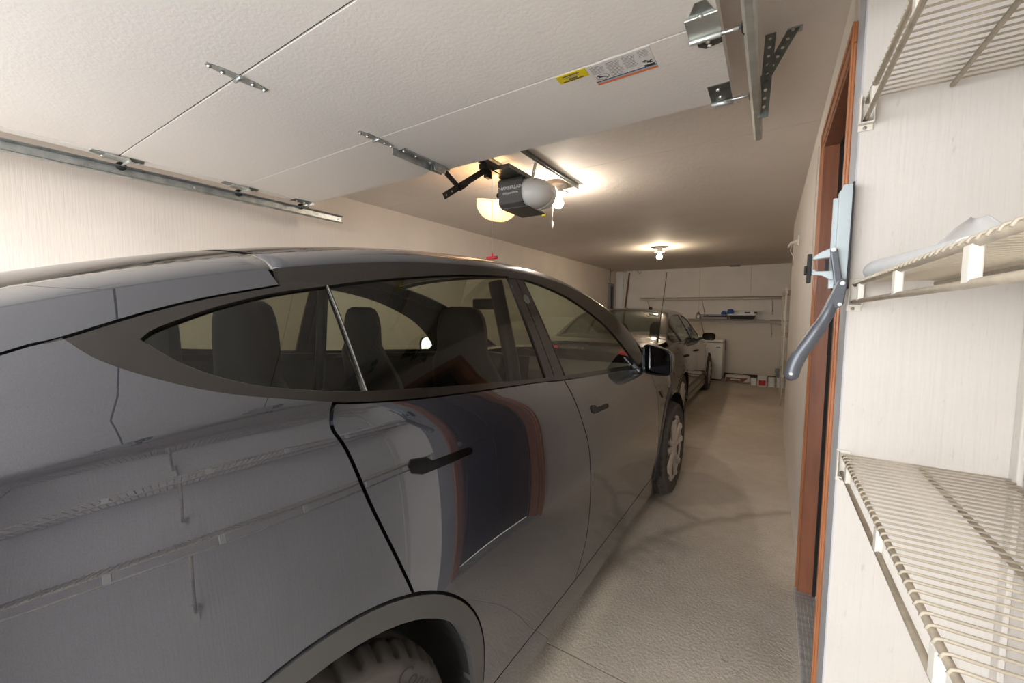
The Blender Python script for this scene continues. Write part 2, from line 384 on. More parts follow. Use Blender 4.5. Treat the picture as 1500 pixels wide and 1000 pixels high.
def text_mb(txt, size, fn, depth=.0005, align='CENTER', shear=0):
    """fn(x, y, d) -> 3-D"""
    c = bpy.data.curves.new('t', 'FONT'); c.body = txt; c.size = size; c.align_x = align; c.align_y = 'CENTER'; c.resolution_u = 3; c.shear = shear
    o = bpy.data.objects.new('t', c); me = bpy.data.meshes.new_from_object(o); mb = MB()
    mb.add([fn(v.co.x, v.co.y, depth) for v in me.vertices], [tuple(p.vertices) for p in me.polygons])
    bpy.data.objects.remove(o); bpy.data.curves.remove(c); bpy.data.meshes.remove(me); return mb

# ------------------------------------------------------------------ the setting
XR, XL, YB, CE, YF = .178, -3.31, 9.94, 2.44, -.62      # right wall, left wall, back wall, ceiling, inner face of the front wall
DY0, DY1, DZ = 1.627, 2.396, 2.195                      # house door opening
XA, YE, XN, YN = .51, 1.456, .56, 5.75                   # alcove wall, alcove end wall, back niche wall, end of the right wall
fl = struct('floor', bx(XL-.2, XN+.2, YF-.16, YB+.2, -.12, -.006), 'gap_dark', 'worn beige concrete garage floor with joints and cracks')
def slab(pts):
    mesh_obj('slab', MB().prism(pts, lambda a, b, d: (a, b, d), -.1, 0), 'floor', fl)
g = .004; sk = .262
jl = [(1.446, 0), (4.66, .25), (6.30, .272)]             # joints: y at x = 0, slope
yat = lambda j, x: j[0]+j[1]*x
x0, x1 = XL-.15, XN+.15
slab([(x0, YF-.16), (x1, YF-.16), (x1, 1.446-g), (x0, 1.446-g)])
for a, b in ((jl[0], jl[1]), (jl[1], jl[2])): slab([(x0, yat(a, x0)+g), (x1, yat(a, x1)+g), (x1, yat(b, x1)-g), (x0, yat(b, x0)-g)])
slab([(x0, yat(jl[2], x0)+g), (x1, yat(jl[2], x1)+g), (x1, YB+.15), (x0, YB+.15)])
cl = struct('ceiling', bx(XL-.2, XN+.2, YF-.16, YB+.2, CE+.012, CE+.1), 'gap_dark', 'textured cream painted garage ceiling with a board seam')
mesh_obj('board', bx(XL-.15, XN+.15, YF-.16, 2.752, CE, CE+.02), 'ceiling', cl)
mesh_obj('board', bx(XL-.15, XN+.15, 2.757, YB+.15, CE, CE+.02), 'ceiling', cl)
struct('wall_left', bx(XL-.12, XL, YF-.16, YB+.12, 0, CE+.02), 'wall_wood', 'cream painted rough plywood wall along the far side of the cars')
wb = struct('wall_back', bx(XL-.1, XN+.1, YB, YB+.12, 0, CE+.02), 'wall_block', 'cream painted back wall of blocks below and boards above')
sx = [XL, -3.05, -2.129, -1.381, -.389, XN]
for a, b in zip(sx, sx[1:]): mesh_obj('board', bx(a+.004, b-.004, YB-.014, YB+.01, 1.18, CE), 'wall_right', wb, bevel=.003)
struct('wall_front', MB().box(XL, -3.02, YF-.16, YF, 0, CE).box(-.03, XA+.1, YF-.16, YF, 0, CE).box(-3.02, -.03, YF-.16, YF, 2.16, CE), 'wall_right', 'cream wall around the open garage doorway')
# right wall with the house doorway, alcove with the shelves, niche behind
struct('wall_right', MB().box(XR, XR+.33, YE, DY0-.01, 0, CE).box(XR, XR+.33, DY1+.01, YN, 0, CE).box(XR, XR+.33, DY0-.01, DY1+.01, DZ+.01, CE), 'wall_right', 'cream painted wall holding the brown house door')
struct('wall_alcove', bx(XA, XA+.1, YF-.16, YE, 0, CE), 'wall_alcove', 'white painted plank wall behind the wire shelves')
struct('wall_end', bx(XR+.0006, XA, YE-.012, YE, 0, CE), 'wall_alcove', 'white painted end wall of the shelf alcove with scuffs')
struct('wall_niche', MB().box(XN, XN+.1, YN, YB, 0, CE).box(XR+.33, XN+.1, YN-.1, YN, 0, CE), 'wall_right', 'cream niche wall behind the white pole shelving')
struct('trim_1', bx(XR-.003, XR+.0005, YE-.0125, DY0-.061, 0, CE), 'edge_grey', 'pale grey painted corner strip beside the brown door casing')
struct('trim_2', bx(XA-.012, XA, YE-.05, YE-.012, 0, CE), 'wall_alcove', 'white corner strip in the shelf alcove', bevel=.003)
struct('baseboard_back', bx(-.82, XN, YB-.03, YB, 0, .12), 'brown_dark', 'dark brown baseboard along the back wall', bevel=.004)
d1 = thing('door_1', (.28, 2.09, 0), 'reddish brown wooden house door frame beside the white shelf wall', 'door'); d1['kind'] = 'structure'
mesh_obj('casing', MB().box(XR-.012, XR, DY0-.06, DY0, 0, DZ), 'wood_red', d1, bevel=.006)
mesh_obj('casing', MB().box(XR-.012, XR, DY1, DY1+.06, 0, DZ), 'wood_red', d1, bevel=.006)
mesh_obj('casing', MB().box(XR-.012, XR, DY0-.06, DY1+.06, DZ, DZ+.06), 'wood_red', d1, bevel=.006)
mesh_obj('casing_bead', MB().box(XR-.016, XR-.01, DY1+.035, DY1+.06, 0, DZ+.05).box(XR-.016, XR-.01, DY0-.06, DY0-.04, 0, DZ+.05).box(XR-.016, XR-.01, DY0-.06, DY1+.06, DZ+.04, DZ+.06), 'wood_red', d1, bevel=.004)
mesh_obj('jamb', bx(XR-.008, XR+.14, DY1-.018, DY1+.006, .03, DZ), 'wood_red_dark', d1, bevel=.003)
mesh_obj('jamb', bx(XR-.008, XR+.14, DY0-.006, DY0+.018, .03, DZ), 'wood_red_dark', d1, bevel=.003)
mesh_obj('head_jamb', bx(XR-.008, XR+.14, DY0+.018, DY1-.018, DZ-.02, DZ), 'wood_red_dark', d1, bevel=.003)
mesh_obj('weatherstrip', MB().box(XR+.05, XR+.062, DY1-.03, DY1-.018, .03, DZ-.02).box(XR+.05, XR+.062, DY0+.018, DY0+.03, .03, DZ-.02).box(XR+.05, XR+.062, DY0+.03, DY1-.03, DZ-.032, DZ-.02), 'gap_dark', d1)
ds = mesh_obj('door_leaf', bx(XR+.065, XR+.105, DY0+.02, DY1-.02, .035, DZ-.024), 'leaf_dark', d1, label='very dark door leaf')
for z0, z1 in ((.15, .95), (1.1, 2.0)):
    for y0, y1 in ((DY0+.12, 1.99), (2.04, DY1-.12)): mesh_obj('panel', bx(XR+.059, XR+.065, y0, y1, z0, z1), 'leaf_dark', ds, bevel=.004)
mesh_obj('door_knob', MB().lathe((XR+.065, DY0+.07, 1.0), (-1, 0, 0), [(.025, 0), (.025, .006), (.01, .01), (.01, .02), (.026, .025), (.03, .033), (.022, .042), (0, .045)], 16), 'galv', ds)
th = mesh_obj('threshold', bx(XR-.022, XR+.065, DY0-.06, DY1+.02, 0, .028), 'sill_alu', d1, bevel=.004)
for k in range(6): mesh_obj('rib', bx(XR-.016+k*.0135, XR-.010+k*.0135, DY0-.055, DY1+.012, .028, .031), 'sill_alu', th)
struct('ground_outside', bx(-14, 11, -26, YF-.16, -.16, -.02), 'driveway', 'grey concrete driveway outside the open garage')

# ------------------------------------------------------------------ cars: curved surfaces
def spl(xs, ys):
    xs = np.array(xs, float); ys = np.array(ys, float); n = len(xs); h = np.diff(xs); A = np.zeros((n, n)); b = np.zeros(n); A[0, 0] = A[-1, -1] = 1
    for i in range(1, n-1):
        A[i, i-1] = h[i-1]; A[i, i] = 2*(h[i-1]+h[i]); A[i, i+1] = h[i]; b[i] = 6*((ys[i+1]-ys[i])/h[i]-(ys[i]-ys[i-1])/h[i-1])
    m = np.linalg.solve(A, b)
    def f(x):
        xc = np.clip(np.asarray(x, float), xs[0], xs[-1]); i = np.clip(np.searchsorted(xs, xc)-1, 0, n-2); t = xc-xs[i]; H = h[i]
        s = (ys[i+1]-ys[i])/H-H*(2*m[i]+m[i+1])/6
        return ys[i]+s*t+m[i]/2*t*t+(m[i+1]-m[i])/(6*H)*t**3
    return f
class Body:
    """half-width W(s, z) of the side; s forward from the rear axle, z up; greenhouse above the belt, roof across"""
    def __init__(c, ZR, WR, ZB, WB, F, axle, flare, crown, qrail=.92, urail=.86):
        c.ZR, c.WR, c.ZB, c.WB, c.F, c.axle, c.flare, c.crown, c.q, c.u = spl(*ZR), spl(*WR), spl(*ZB), spl(*WB), spl(*F), axle, flare, crown, qrail, urail
    def W(c, s, z):
        zb, wb, zr, wr = c.ZB(s), c.WB(s), c.ZR(s), c.WR(s)
        lo = wb+c.F(np.clip(zb-z, -.02, 1.2))+c.flare*(1.3*np.exp(-(s/.42)**2-((z-.72)/.28)**2)+.9*np.exp(-((s-c.axle)/.42)**2-((z-.7)/.28)**2))
        q = (z-zb)/np.maximum(zr-zb, .02); up = wr+(wb-wr)*((1-q)+.14*q*(1-q))
        k = np.clip((z-zb)/.04*.5+.5, 0, 1); k = k*k*(3-2*k)
        return lo*(1-k)+up*k
    def side(c, s, z):
        s = np.asarray(s, float); z = np.asarray(z, float); e = .004
        p = np.stack([c.W(s, z), s, z], -1); ws = (c.W(s+e, z)-c.W(s-e, z))/(2*e); wz = (c.W(s, z+e)-c.W(s, z-e))/(2*e)
        n = np.stack([np.ones_like(ws), -ws, -wz], -1); return p, n/np.linalg.norm(n, axis=-1, keepdims=True)
    def top0(c, s, u):
        return np.stack([u*c.WR(s), s, c.ZR(s)+c.crown*(1-np.abs(u)**2.4)], -1)
    def hood0(c, s, u):
        return np.stack([u*c.WB(s), s+.10*(1-u*u)*np.clip((s-c.axle+.3)/.9, 0, 1), c.ZB(s)+.075*(1-np.abs(u)**2.6)], -1)
    def rail0(c, s, t):
        zb, zr = c.ZB(s), c.ZR(s); z0 = zb+(zr-zb)*c.q; p0 = np.stack([c.W(s, z0), s, z0], -1); p1 = np.stack([c.WR(s), s, zr], -1); p2 = c.top0(s, np.full_like(s, c.u)); t = t[..., None]
        return p0*(1-t)**2+2*p1*t*(1-t)+p2*t*t
    def wrap(c, f):
        def g(a, b):
            a = np.asarray(a, float); b = np.asarray(b, float); e = .004; p = f(a, b)
            n = np.cross(f(a, b+e)-f(a, b-e), f(a+e, b)-f(a-e, b)); n /= np.maximum(np.linalg.norm(n, axis=-1, keepdims=True), 1e-9)
            n[n[..., 2] < -.2] *= -1; return p, n
        return g
def rect(a0, a1, b0, b1): return [(a0, b0), (a1, b0), (a1, b1), (a0, b1)]
def arc(cx, cz, r, a0, a1, n=24): return [(cx+r*math.cos(R(a0+(a1-a0)*k/n)), cz+r*math.sin(R(a0+(a1-a0)*k/n))) for k in range(n+1)]
def mirrored(o, root):
    c = share(o, root, scale=(-1, 1, 1)); return c
def grid_panel(name, f, a0, a1, b0, b1, na, nb, mat, root, thick=.0, up=True):
    """smooth sheet over a parameter rectangle with analytic normals"""
    A_, B_ = np.meshgrid(np.linspace(a0, a1, na), np.linspace(b0, b1, nb), indexing='ij'); p, n = f(A_.ravel(), B_.ravel())
    fs = []
    for i in range(na-1):
        for j in range(nb-1): k = i*nb+j; fs.append((k, k+1, k+nb+1, k+nb))
    c = np.cross(p[fs[0][1]]-p[fs[0][0]], p[fs[0][3]]-p[fs[0][0]])
    if c @ n[0] < 0: fs = [t[::-1] for t in fs]
    me = bpy.data.meshes.new(name); me.from_pydata(p.tolist(), [], fs); me.polygons.foreach_set('use_smooth', [True]*len(fs)); me.update()
    vi = np.zeros(len(me.loops), int); me.loops.foreach_get('vertex_index', vi); me.normals_split_custom_set(n[vi].tolist())
    me.materials.append(MATS[mat]); o = bpy.data.objects.new(name, me); COL.objects.link(o); o.parent = root
    if thick: md = o.modifiers.new('solid', 'SOLIDIFY'); md.thickness = thick; md.offset = -1
    return o
def wheel(root, s, w_out, sgn, rt, rr, width, style, text=None):
    """tyre and rim; w_out outer face"""
    c = (sgn*w_out, s, rt); ax = (sgn, 0, 0)
    h = rt-rr
    prof = [(rr-.01, -width), (rr+.01, -width-.004), (rr+h*.45, -width-.008), (rr+h*.8, -width), (rt-.012, -width+.018), (rt-.001, -width+.04), (rt, -width*.80), (rt-.008, -width*.79), (rt-.008, -width*.76), (rt, -width*.75), (rt, -width*.53), (rt-.008, -width*.52), (rt-.008, -width*.48), (rt, -width*.47),
            (rt, -width*.26), (rt-.008, -width*.25), (rt-.008, -width*.22), (rt, -width*.21), (rt-.001, -.04), (rt-.012, -.018), (rr+h*.8, -.002), (rr+h*.62, .004), (rr+h*.58, .002), (rr+h*.2, .004), (rr+.012, 0), (rr-.005, -.006), (rr-.01, -.02)]
    def mod(j, k): return .012 if (k % 4 == 0 and j in (4, 5, 6, 17, 18, 19)) else 0
    mesh_obj('tyre', MB().lathe(c, ax, prof, 176, mod=mod), 'rubber', root, local=True)
    rim = mesh_obj('rim', MB().lathe(c, ax, [(rr, -width+.02), (rr-.012, -width+.03), (rr-.03, -.14), (rr-.02, -.03), (rr-.008, -.008), (rr, -.006), (rr+.006, -.012), (rr, -.02)], 64), 'alloy', root, local=True)
    mesh_obj('brake_disc', MB().lathe((sgn*(w_out-.09), s, rt), ax, [(0, 0), (.17, 0), (.17, .02), (0, .02)], 32), 'alloy_dark', rim, local=True)
    n, twin = style
    for k in range(n):
        mb = MB(); a = 2*math.pi*k/n+.3
        for tw in ((-1, 1) if twin else (0,)):
            da0 = tw*.20; da1 = tw*.25; rows = []
            for t in np.linspace(0, 1, 6):
                r_ = .045+(rr-.055)*t; aa = a+da0+(da1-da0)*t; wd = (.015+.013*t if twin else .018-.003*t)
                h0 = .004-.006*math.sin(t*math.pi)-.004*(1-t); er = np.array([0, math.cos(aa), math.sin(aa)]); et = np.array([0, -math.sin(aa), math.cos(aa)])
                b = np.array(c)+er*r_; x = np.array([sgn, 0, 0])
                rows.append([b-et*wd+x*(h0-.05), b-et*wd+x*(h0-.008), b-et*wd*.6+x*h0, b+et*wd*.6+x*h0, b+et*wd+x*(h0-.008), b+et*wd+x*(h0-.05)])
            mb.grid(rows)
        mesh_obj('spoke', mb, 'alloy', rim, local=True)
    mesh_obj('hub_cap', MB().lathe((sgn*(w_out-.012), s, rt), ax, [(.07, -.03), (.07, .0), (.06, .012), (.03, .016), (0, .017)], 24), 'alloy', rim, local=True)
    if twin:
        mesh_obj('wheel_cover', MB().lathe((sgn*(w_out-.055), s, rt), ax, [(.06, 0), (rr-.02, -.01)], 40), 'alloy_dark', rim, local=True)
    if text:
        a0, rad, size = text
        def fn(x, y, d):
            a = a0-x/rad; r_ = rad+y; return (sgn*(w_out+.0065), s+r_*math.cos(a), rt+r_*math.sin(a))
        mesh_obj('tyre_lettering', text_mb('Continental', size, fn, .0005, 'LEFT', .25), 'rubber_text', root, local=True)
def seat(root, x, s, z, name='seat', w=.5, tall=1.0):
    mb = MB(); sec = lambda hw, y0, y1, zz, n=14: [(x+hw*math.copysign(abs(math.cos(a))**.6, math.cos(a)), (y0+y1)/2+(y1-y0)/2*math.copysign(abs(math.sin(a))**.6, math.sin(a)), zz) for a in [2*math.pi*k/n for k in range(n)]]
    def loft(rows):
        rows = [r_+[r_[0]] for r_ in rows]; mb.grid(rows); o = len(mb.v); mb.add(rows[0][:-1], [tuple(range(len(rows[0])-1))]); mb.add(rows[-1][:-1], [tuple(range(len(rows[0])-1))])
    loft([sec(w*.42, s-.05, s+.45, z-.1), sec(w*.5, s-.05, s+.5, z+.0), sec(w*.5, s-.05, s+.5, z+.1), sec(w*.42, s, s+.46, z+.14)])
    bk = []
    for t in np.linspace(0, 1, 9):
        zz = z+.1+t*.56*tall; y = s+.06-t*.20; hw = w*(.46 if t < .7 else .46-.12*((t-.7)/.3)); d = .15-.05*t; bk.append(sec(hw, y-d/2, y+d/2, zz))
    zz = z+.1+.56*tall; y = s-.14
    for t, hw in ((.04, .14), (.07, .135), (.14, .135), (.2, .12), (.235, .09), (.25, .03)): bk.append(sec(hw, y-.05-.02*t, y+.05-.02*t, zz+t))
    loft(bk)
    return mesh_obj(name, mb, 'seat', root, local=True)

# ---- the grey electric crossover
EVL = (-1.59, .40, 0)
ev = thing('crossover_car', EVL, 'dark grey metallic crossover car with black window trim and flush door handles', 'car', rotz=-R(1.19))
B1 = Body(([-.95, -.6, -.3, 0, .25, .6, 1.0, 1.38, 1.72, 2.05, 2.3, 2.6, 2.8, 3.0], [1.15, 1.31, 1.42, 1.503, 1.552, 1.592, 1.604, 1.580, 1.514, 1.412, 1.300, 1.135, 1.045, 1.0]),
          ([-.95, -.6, -.3, 0, .25, .6, 1.0, 1.4, 1.72, 2.05, 2.3, 2.6, 2.8, 3.0], [.52, .56, .6, .63, .65, .665, .675, .685, .70, .72, .735, .76, .78, .79]),
          ([-.97, -.6, -.3, 0, .5, 1.05, 1.5, 2.0, 2.4, 2.7, 3.1, 3.5, 3.77], [1.06, 1.16, 1.215, 1.225, 1.185, 1.14, 1.115, 1.085, 1.06, 1.03, .97, .88, .76]),
          ([-.97, -.7, -.3, 0, .5, 1.0, 1.5, 2.0, 2.4, 2.7, 3.0, 3.4, 3.65, 3.78], [.60, .76, .86, .885, .89, .888, .882, .87, .86, .85, .825, .71, .54, .36]),
          ([-.02, 0, .04, .1, .2, .3, .45, .6, .72, .80, .88, .95, 1.05, 1.2], [-.010, 0, .018, .036, .052, .062, .070, .066, .054, .046, .040, .032, .016, -.02]), 2.89, .014, .055)
AR, ARI, AZ = .48, .43, .365
trimbot = smooth_line([(-.247, 1.362), (-.215, 1.327), (-.151, 1.292), (-.081, 1.266), (.007, 1.245), (.074, 1.230), (.15, 1.218), (.3, 1.201), (.511, 1.183), (.772, 1.165), (1.052, 1.141), (1.287, 1.125), (1.7, 1.098), (2.069, 1.072), (2.30, 1.058)], 4)
hatchl = smooth_line([(-.80, 1.10), (-.55, 1.235), (-.305, 1.342), (-.251, 1.36), (-.155, 1.397), (-.06, 1.427), (.074, 1.459)], 4)
rdr = smooth_line([(.074, 1.230), (.061, 1.212), (.055, 1.183), (.073, 1.141), (.106, 1.028), (.154, .898), (.187, .811)], 4)
bln = smooth_line([(1.052, 1.141), (1.12, .985), (1.170, .868), (1.182, .76), (1.180, .595), (1.175, .435), (1.14, .35), (1.10, .30)], 4)
fdf = smooth_line([(2.30, 1.054), (2.345, .98), (2.405, .88), (2.42, .78), (2.418, .70), (2.405, .62), (2.412, .47)], 4)
wtop = smooth_line([(-.167, 1.357), (-.149, 1.371), (-.116, 1.386), (-.045, 1.413), (.057, 1.442), (.179, 1.465), (.269, 1.481), (.427, 1.504), (.668, 1.531), (.933, 1.545), (1.027, 1.542), (1.207, 1.520), (1.448, 1.466), (1.727, 1.362), (1.90, 1.262), (2.02, 1.165), (2.07, 1.108)], 5)
wbot = smooth_line([(-.167, 1.357), (-.133, 1.321), (-.082, 1.290), (-.018, 1.268), (.087, 1.247), (.161, 1.237), (.312, 1.221), (.523, 1.200), (.781, 1.177), (1.064, 1.155), (1.479, 1.130), (2.03, 1.098)], 5)
def cut(line, s0, s1):
    """part of a line (monotone in s) between s0 and s1"""
    a = np.array(line); f = lambda s: float(np.interp(s, a[:, 0], a[:, 1])); return [(s0, f(s0))]+[tuple(p) for p in a if s0 < p[0] < s1]+[(s1, f(s1))]
def shift(line, ds, dz=0): return [(a+ds, b+dz) for a, b in line]
SIDE = B1.side
def ev_side(name, outline, mat, holes=(), off=0., grid=.03, thick=.012, both=True, label=None):
    o = surf_obj(name, outline, list(holes), grid, SIDE, mat, ev, thick, off, label)
    if both: mirrored(o, ev)
    return o
a_hit = math.degrees(math.atan2(.811-AZ, .187))
ev_side('quarter_panel', rdr[:-1]+arc(0, AZ, AR+.003, a_hit, 196)+[(-.52, .24), (-.90, .30), (-.93, .60), (-.93, .95)]+shift(hatchl[:13], 0, -.0015)+trimbot[:21], 'paint', grid=.028)
ev_side('rear_door', shift(cut(trimbot, .081, 1.045), 0, -.004)+bln+[(.50, .30)]+arc(0, AZ, AR+.004, -7, a_hit-1)+shift(rdr[::-1][1:-2], .008), 'paint', grid=.028)
ev_side('front_door', shift(cut(trimbot, 1.060, 2.295), 0, -.004)+fdf+[(2.402, .31), (2.39, .30)]+shift(bln[::-1], .007), 'paint', grid=.028)
ev_side('front_fender', [(2.307, 1.054)]+[(s, float(B1.ZB(s))+.0) for s in np.linspace(2.33, 3.70, 24)]+[(3.74, .55), (3.70, .28), (3.40, .24)]+arc(2.89, AZ, AR+.003, -14, 166)+shift(fdf[::-1][4:], .006), 'paint', grid=.03)
ev_side('rocker_panel', [(.49, .295), (2.40, .295), (2.40, .165), (.445, .165)], 'paint', grid=.04)
def ring(cx): return arc(cx, AZ, AR-.003, -14, 194, 40)+arc(cx, AZ, ARI, 194, -14, 40)
ev_side('arch_cladding', ring(0), 'cladding', off=.003, thick=.035, grid=.025, label='dark grey plastic wheel arch trim')
ev_side('arch_cladding', ring(2.89), 'cladding', off=.003, thick=.035, grid=.025, label='dark grey plastic wheel arch trim')
qz = lambda s: float(B1.ZB(s)+(B1.ZR(s)-B1.ZB(s))*.925)
ev_side('hatch_side', shift(hatchl, 0, .0025)+[(s, qz(s)) for s in np.linspace(.068, -.85, 26)], 'paint', grid=.03)
win1 = cut(wtop, -.167, .1745)+[(.1535, 1.2385)]+cut(wbot, -.167, .1515)[::-1][:-1]
win2 = cut(wtop, .1805, .930)+[(.925, 1.170)]+cut(wbot, .1595, .920)[::-1]
win3 = cut(wtop, 1.034, 2.055)+cut(wbot, 1.083, 2.03)[::-1]
trim_out = trimbot+[(s, qz(s)) for s in np.linspace(2.36, .082, 46)]+shift(hatchl[::-1][:16], .003, -.001)
pil = [(.933, 1.538), (.980, 1.5405), (.992, 1.16), (.928, 1.167)]; pil2 = [(.985, 1.5405), (1.030, 1.5385), (1.079, 1.153), (.997, 1.16)]
ev_side('window_trim', trim_out, 'trim_gloss', holes=[win1, win2, win3, pil, pil2], grid=.03, thick=.014, label='glossy black trim around the side windows')
for p_ in (pil, pil2): ev_side('pillar_cover', p_, 'trim_gloss', off=-.002, grid=.03, thick=.01)
ev_side('window_pane', win1, 'glass_rear', off=-.006, grid=.04, thick=0, label='dark tinted quarter window')
ev_side('window_pane', win2, 'glass_rear', off=-.006, grid=.04, thick=0, label='dark tinted rear door window')
ev_side('window_pane', win3, 'glass_front', off=-.006, grid=.04, thick=0, label='clear green front door window')
def strip(line, w, off, name, mat):
    a = np.array(densify(line, .02, False)); p, n = SIDE(a[:, 0], a[:, 1]); mb = MB().tube((p+n*off).tolist(), w, 6); o = mesh_obj(name, mb, mat, ev, local=True); mirrored(o, ev)
strip([(.177, 1.466), (.156, 1.238)], .0026, -.002, 'window_divider', 'galv')
strip(cut(wbot, -.160, .15), .0016, -.002, 'window_moulding', 'galv_dark')
ev_side('pillar_camera', circle(.993, 1.458, .018, 14), 'galv_dark', off=.002, grid=0, thick=.006)
hnd = [(.213, 1.070), (.220, 1.053), (.250, 1.042), (.418, 1.036), (.428, 1.040), (.426, 1.050), (.412, 1.055), (.285, 1.060), (.268, 1.072), (.222, 1.080)]
for dx, dz, hm in ((0, 0, 'black_gloss'), (1.02, -.075, 'paint')):
    q = shift(hnd, dx, dz); c = np.mean(q, 0); big = [tuple(c+(np.array(p)-c)*np.array([1.02, 1.13])) for p in q]
    o = ev_side('handle_recess', big, 'gap_dark', off=.0006, grid=.03, thick=0); o2 = surf_obj('door_handle', q, [], .03, SIDE, hm, o, .004, .003); mirrored(o2, [c_ for c_ in ev.children if c_.name.startswith('handle_recess')][-1]); 
ev_side('repeater_camera', [(2.475, .868), (2.57, .862), (2.545, .815)], 'black_gloss', off=.006, grid=0, thick=.008, label='small dark triangular side camera')
# rails, roof, screens, bonnet
rail = grid_panel('roof_rail', B1.wrap(B1.rail0), .082, 2.72, 0, 1, 70, 10, 'paint', ev, .01); mirrored(rail, ev)
hr = grid_panel('hatch_rail', B1.wrap(B1.rail0), -.85, .0735, 0, 1, 30, 10, 'paint', ev, .01); mirrored(hr, ev)
sil_ = grid_panel('roof_seam', B1.wrap(B1.rail0), .0745, .0805, 0, 1, 3, 10, 'chrome', ev); mirrored(sil_, ev)
U = .862
grid_panel('roof_glass', B1.wrap(B1.top0), .09, 1.50, -U, U, 40, 30, 'glass_roof', ev)
grid_panel('roof_crossbar', B1.wrap(B1.top0), 1.502, 1.56, -U, U, 4, 30, 'black', ev)
grid_panel('windscreen', B1.wrap(B1.top0), 1.562, 2.74, -U, U, 34, 30, 'glass_front', ev)
grid_panel('rear_screen', B1.wrap(B1.top0), -.74, .07, -U, U, 24, 30, 'glass_roof', ev)
grid_panel('hatch', B1.wrap(B1.top0), -.95, -.742, -.98, .98, 8, 24, 'paint', ev)
grid_panel('bonnet', B1.wrap(B1.hood0), 2.72, 3.72, -.995, .995, 40, 36, 'paint', ev)
# nose and tail
rows = []
for z in np.linspace(.22, .80, 14):
    w = float(B1.W(3.70, min(z, float(B1.ZB(3.70))))); rows.append([(w*u, 3.70+.12*(1-u*u)*(1-.5*((z-.5)/.35)**2)+0*u, z) for u in np.linspace(-1, 1, 20)])
mesh_obj('front_bumper', MB().grid(rows), 'paint', ev, local=True)
rows = []
for z in np.linspace(.25, 1.16, 18):
    w = float(B1.W(-.92, min(z, 1.05))); rows.append([(w*u, -.92-.055*(1-u*u), z) for u in np.linspace(-1, 1, 20)])
mesh_obj('tailgate', MB().grid(rows), 'paint', ev, local=True)
for sg in (-1, 1):
    mesh_obj('tail_lamp', MB().obox((sg*.55, -.965, .98), .34, .03, .09), 'tail_red', ev, local=True, bevel=.01)
    mesh_obj('head_lamp', MB().obox((sg*.52, 3.70, .68), .28, .10, .10, Quaternion((0, 0, 1), -sg*.5)), 'head_lamp', ev, local=True, bevel=.015)
mesh_obj('number_plate', MB().box(-.26, .26, -.985, -.978, .62, .75), 'white', ev, local=True)
# inner shell, floor, wells
inner = [(-.90, .30)]+[(-.90, 1.02)]+[(s, float(B1.ZB(s))-.03) for s in np.linspace(-.85, 3.62, 60)]+[(3.66, .30)]+arc(2.89, AZ, ARI+.015, -9, 189)+arc(0, AZ, ARI+.015, -9, 189)
ev_side('inner_shell', inner, 'black', off=-.035, grid=.08, thick=0)
mesh_obj('floor_pan', MB().box(-.80, .80, .5, 2.4, .20, .30).box(-.55, .55, -.9, 3.6, .20, .36), 'black', ev, local=True)
for cx in (0, 2.89):
    rows = [[(x, cx+ARI*math.cos(R(a)), AZ+ARI*math.sin(R(a))) for a in np.linspace(-16, 196, 40)] for x in (.93, .80, .55)]
    o = mesh_obj('wheel_well', MB().grid(rows), 'liner', ev, local=True); mirrored(o, ev)
    o = mesh_obj('wheel_well_wall', MB().prism(arc(cx, AZ, ARI, -16, 196, 30), lambda a, b, d: (d, a, b), .54, .55), 'black', ev, local=True); mirrored(o, ev)
for s_, sg, tx in ((0, 1, (R(56), .308, .056)), (0, -1, None), (2.89, 1, (R(110), .302, .056)), (2.89, -1, None)): wheel(ev, s_, .945 if s_ else .935, sg, .36, .258, .255, (5, True), tx)
# cabin
for x in (-.37, .37):
    seat(ev, x, 1.18, .52); seat(ev, x, .28, .56, 'rear_seat', .6, .93)
mesh_obj('dashboard', MB().prism([(2.05, .70), (2.02, .95), (2.08, 1.00), (2.62, 1.03), (2.62, .6)], lambda a, b, d: (d, a, b), -.76, .76), 'dash', ev, local=True, bevel=.02)
mesh_obj('dash_trim', MB().box(-.74, .74, 2.005, 2.035, .88, .93), 'dash_white', ev, local=True)
mesh_obj('touch_screen', MB().obox((-.0, 1.93, 1.0), .36, .02, .22, Quaternion((1, 0, 0), -.15)), 'screen', ev, local=True, bevel=.006)
mesh_obj('steering_wheel', MB().tube([(-.37+.18*math.cos(a), 1.80+.06*math.sin(a), .93+.17*math.sin(a)) for a in np.linspace(0, 2*math.pi, 25)], .014, 8).obox((-.37, 1.82, .92), .14, .06, .1), 'black', ev, local=True)
mesh_obj('rear_view_mirror', MB().obox((0, 1.72, 1.46), .24, .03, .07), 'black', ev, local=True, bevel=.01)
mesh_obj('console', MB().box(-.12, .12, 1.15, 2.05, .3, .68), 'dash', ev, local=True, bevel=.02)
mesh_obj('cargo_cover', MB().box(-.62, .62, -.75, .08, .98, 1.0), 'black', ev, local=True)
for s0 in (.96,): 
    mb = MB().tube([(.76, s0+.02, .7), (.69, s0+.02, 1.2), (.62, s0, 1.53)], .03, 8); o = mesh_obj('pillar', mb, 'dash', ev, local=True); mirrored(o, ev)
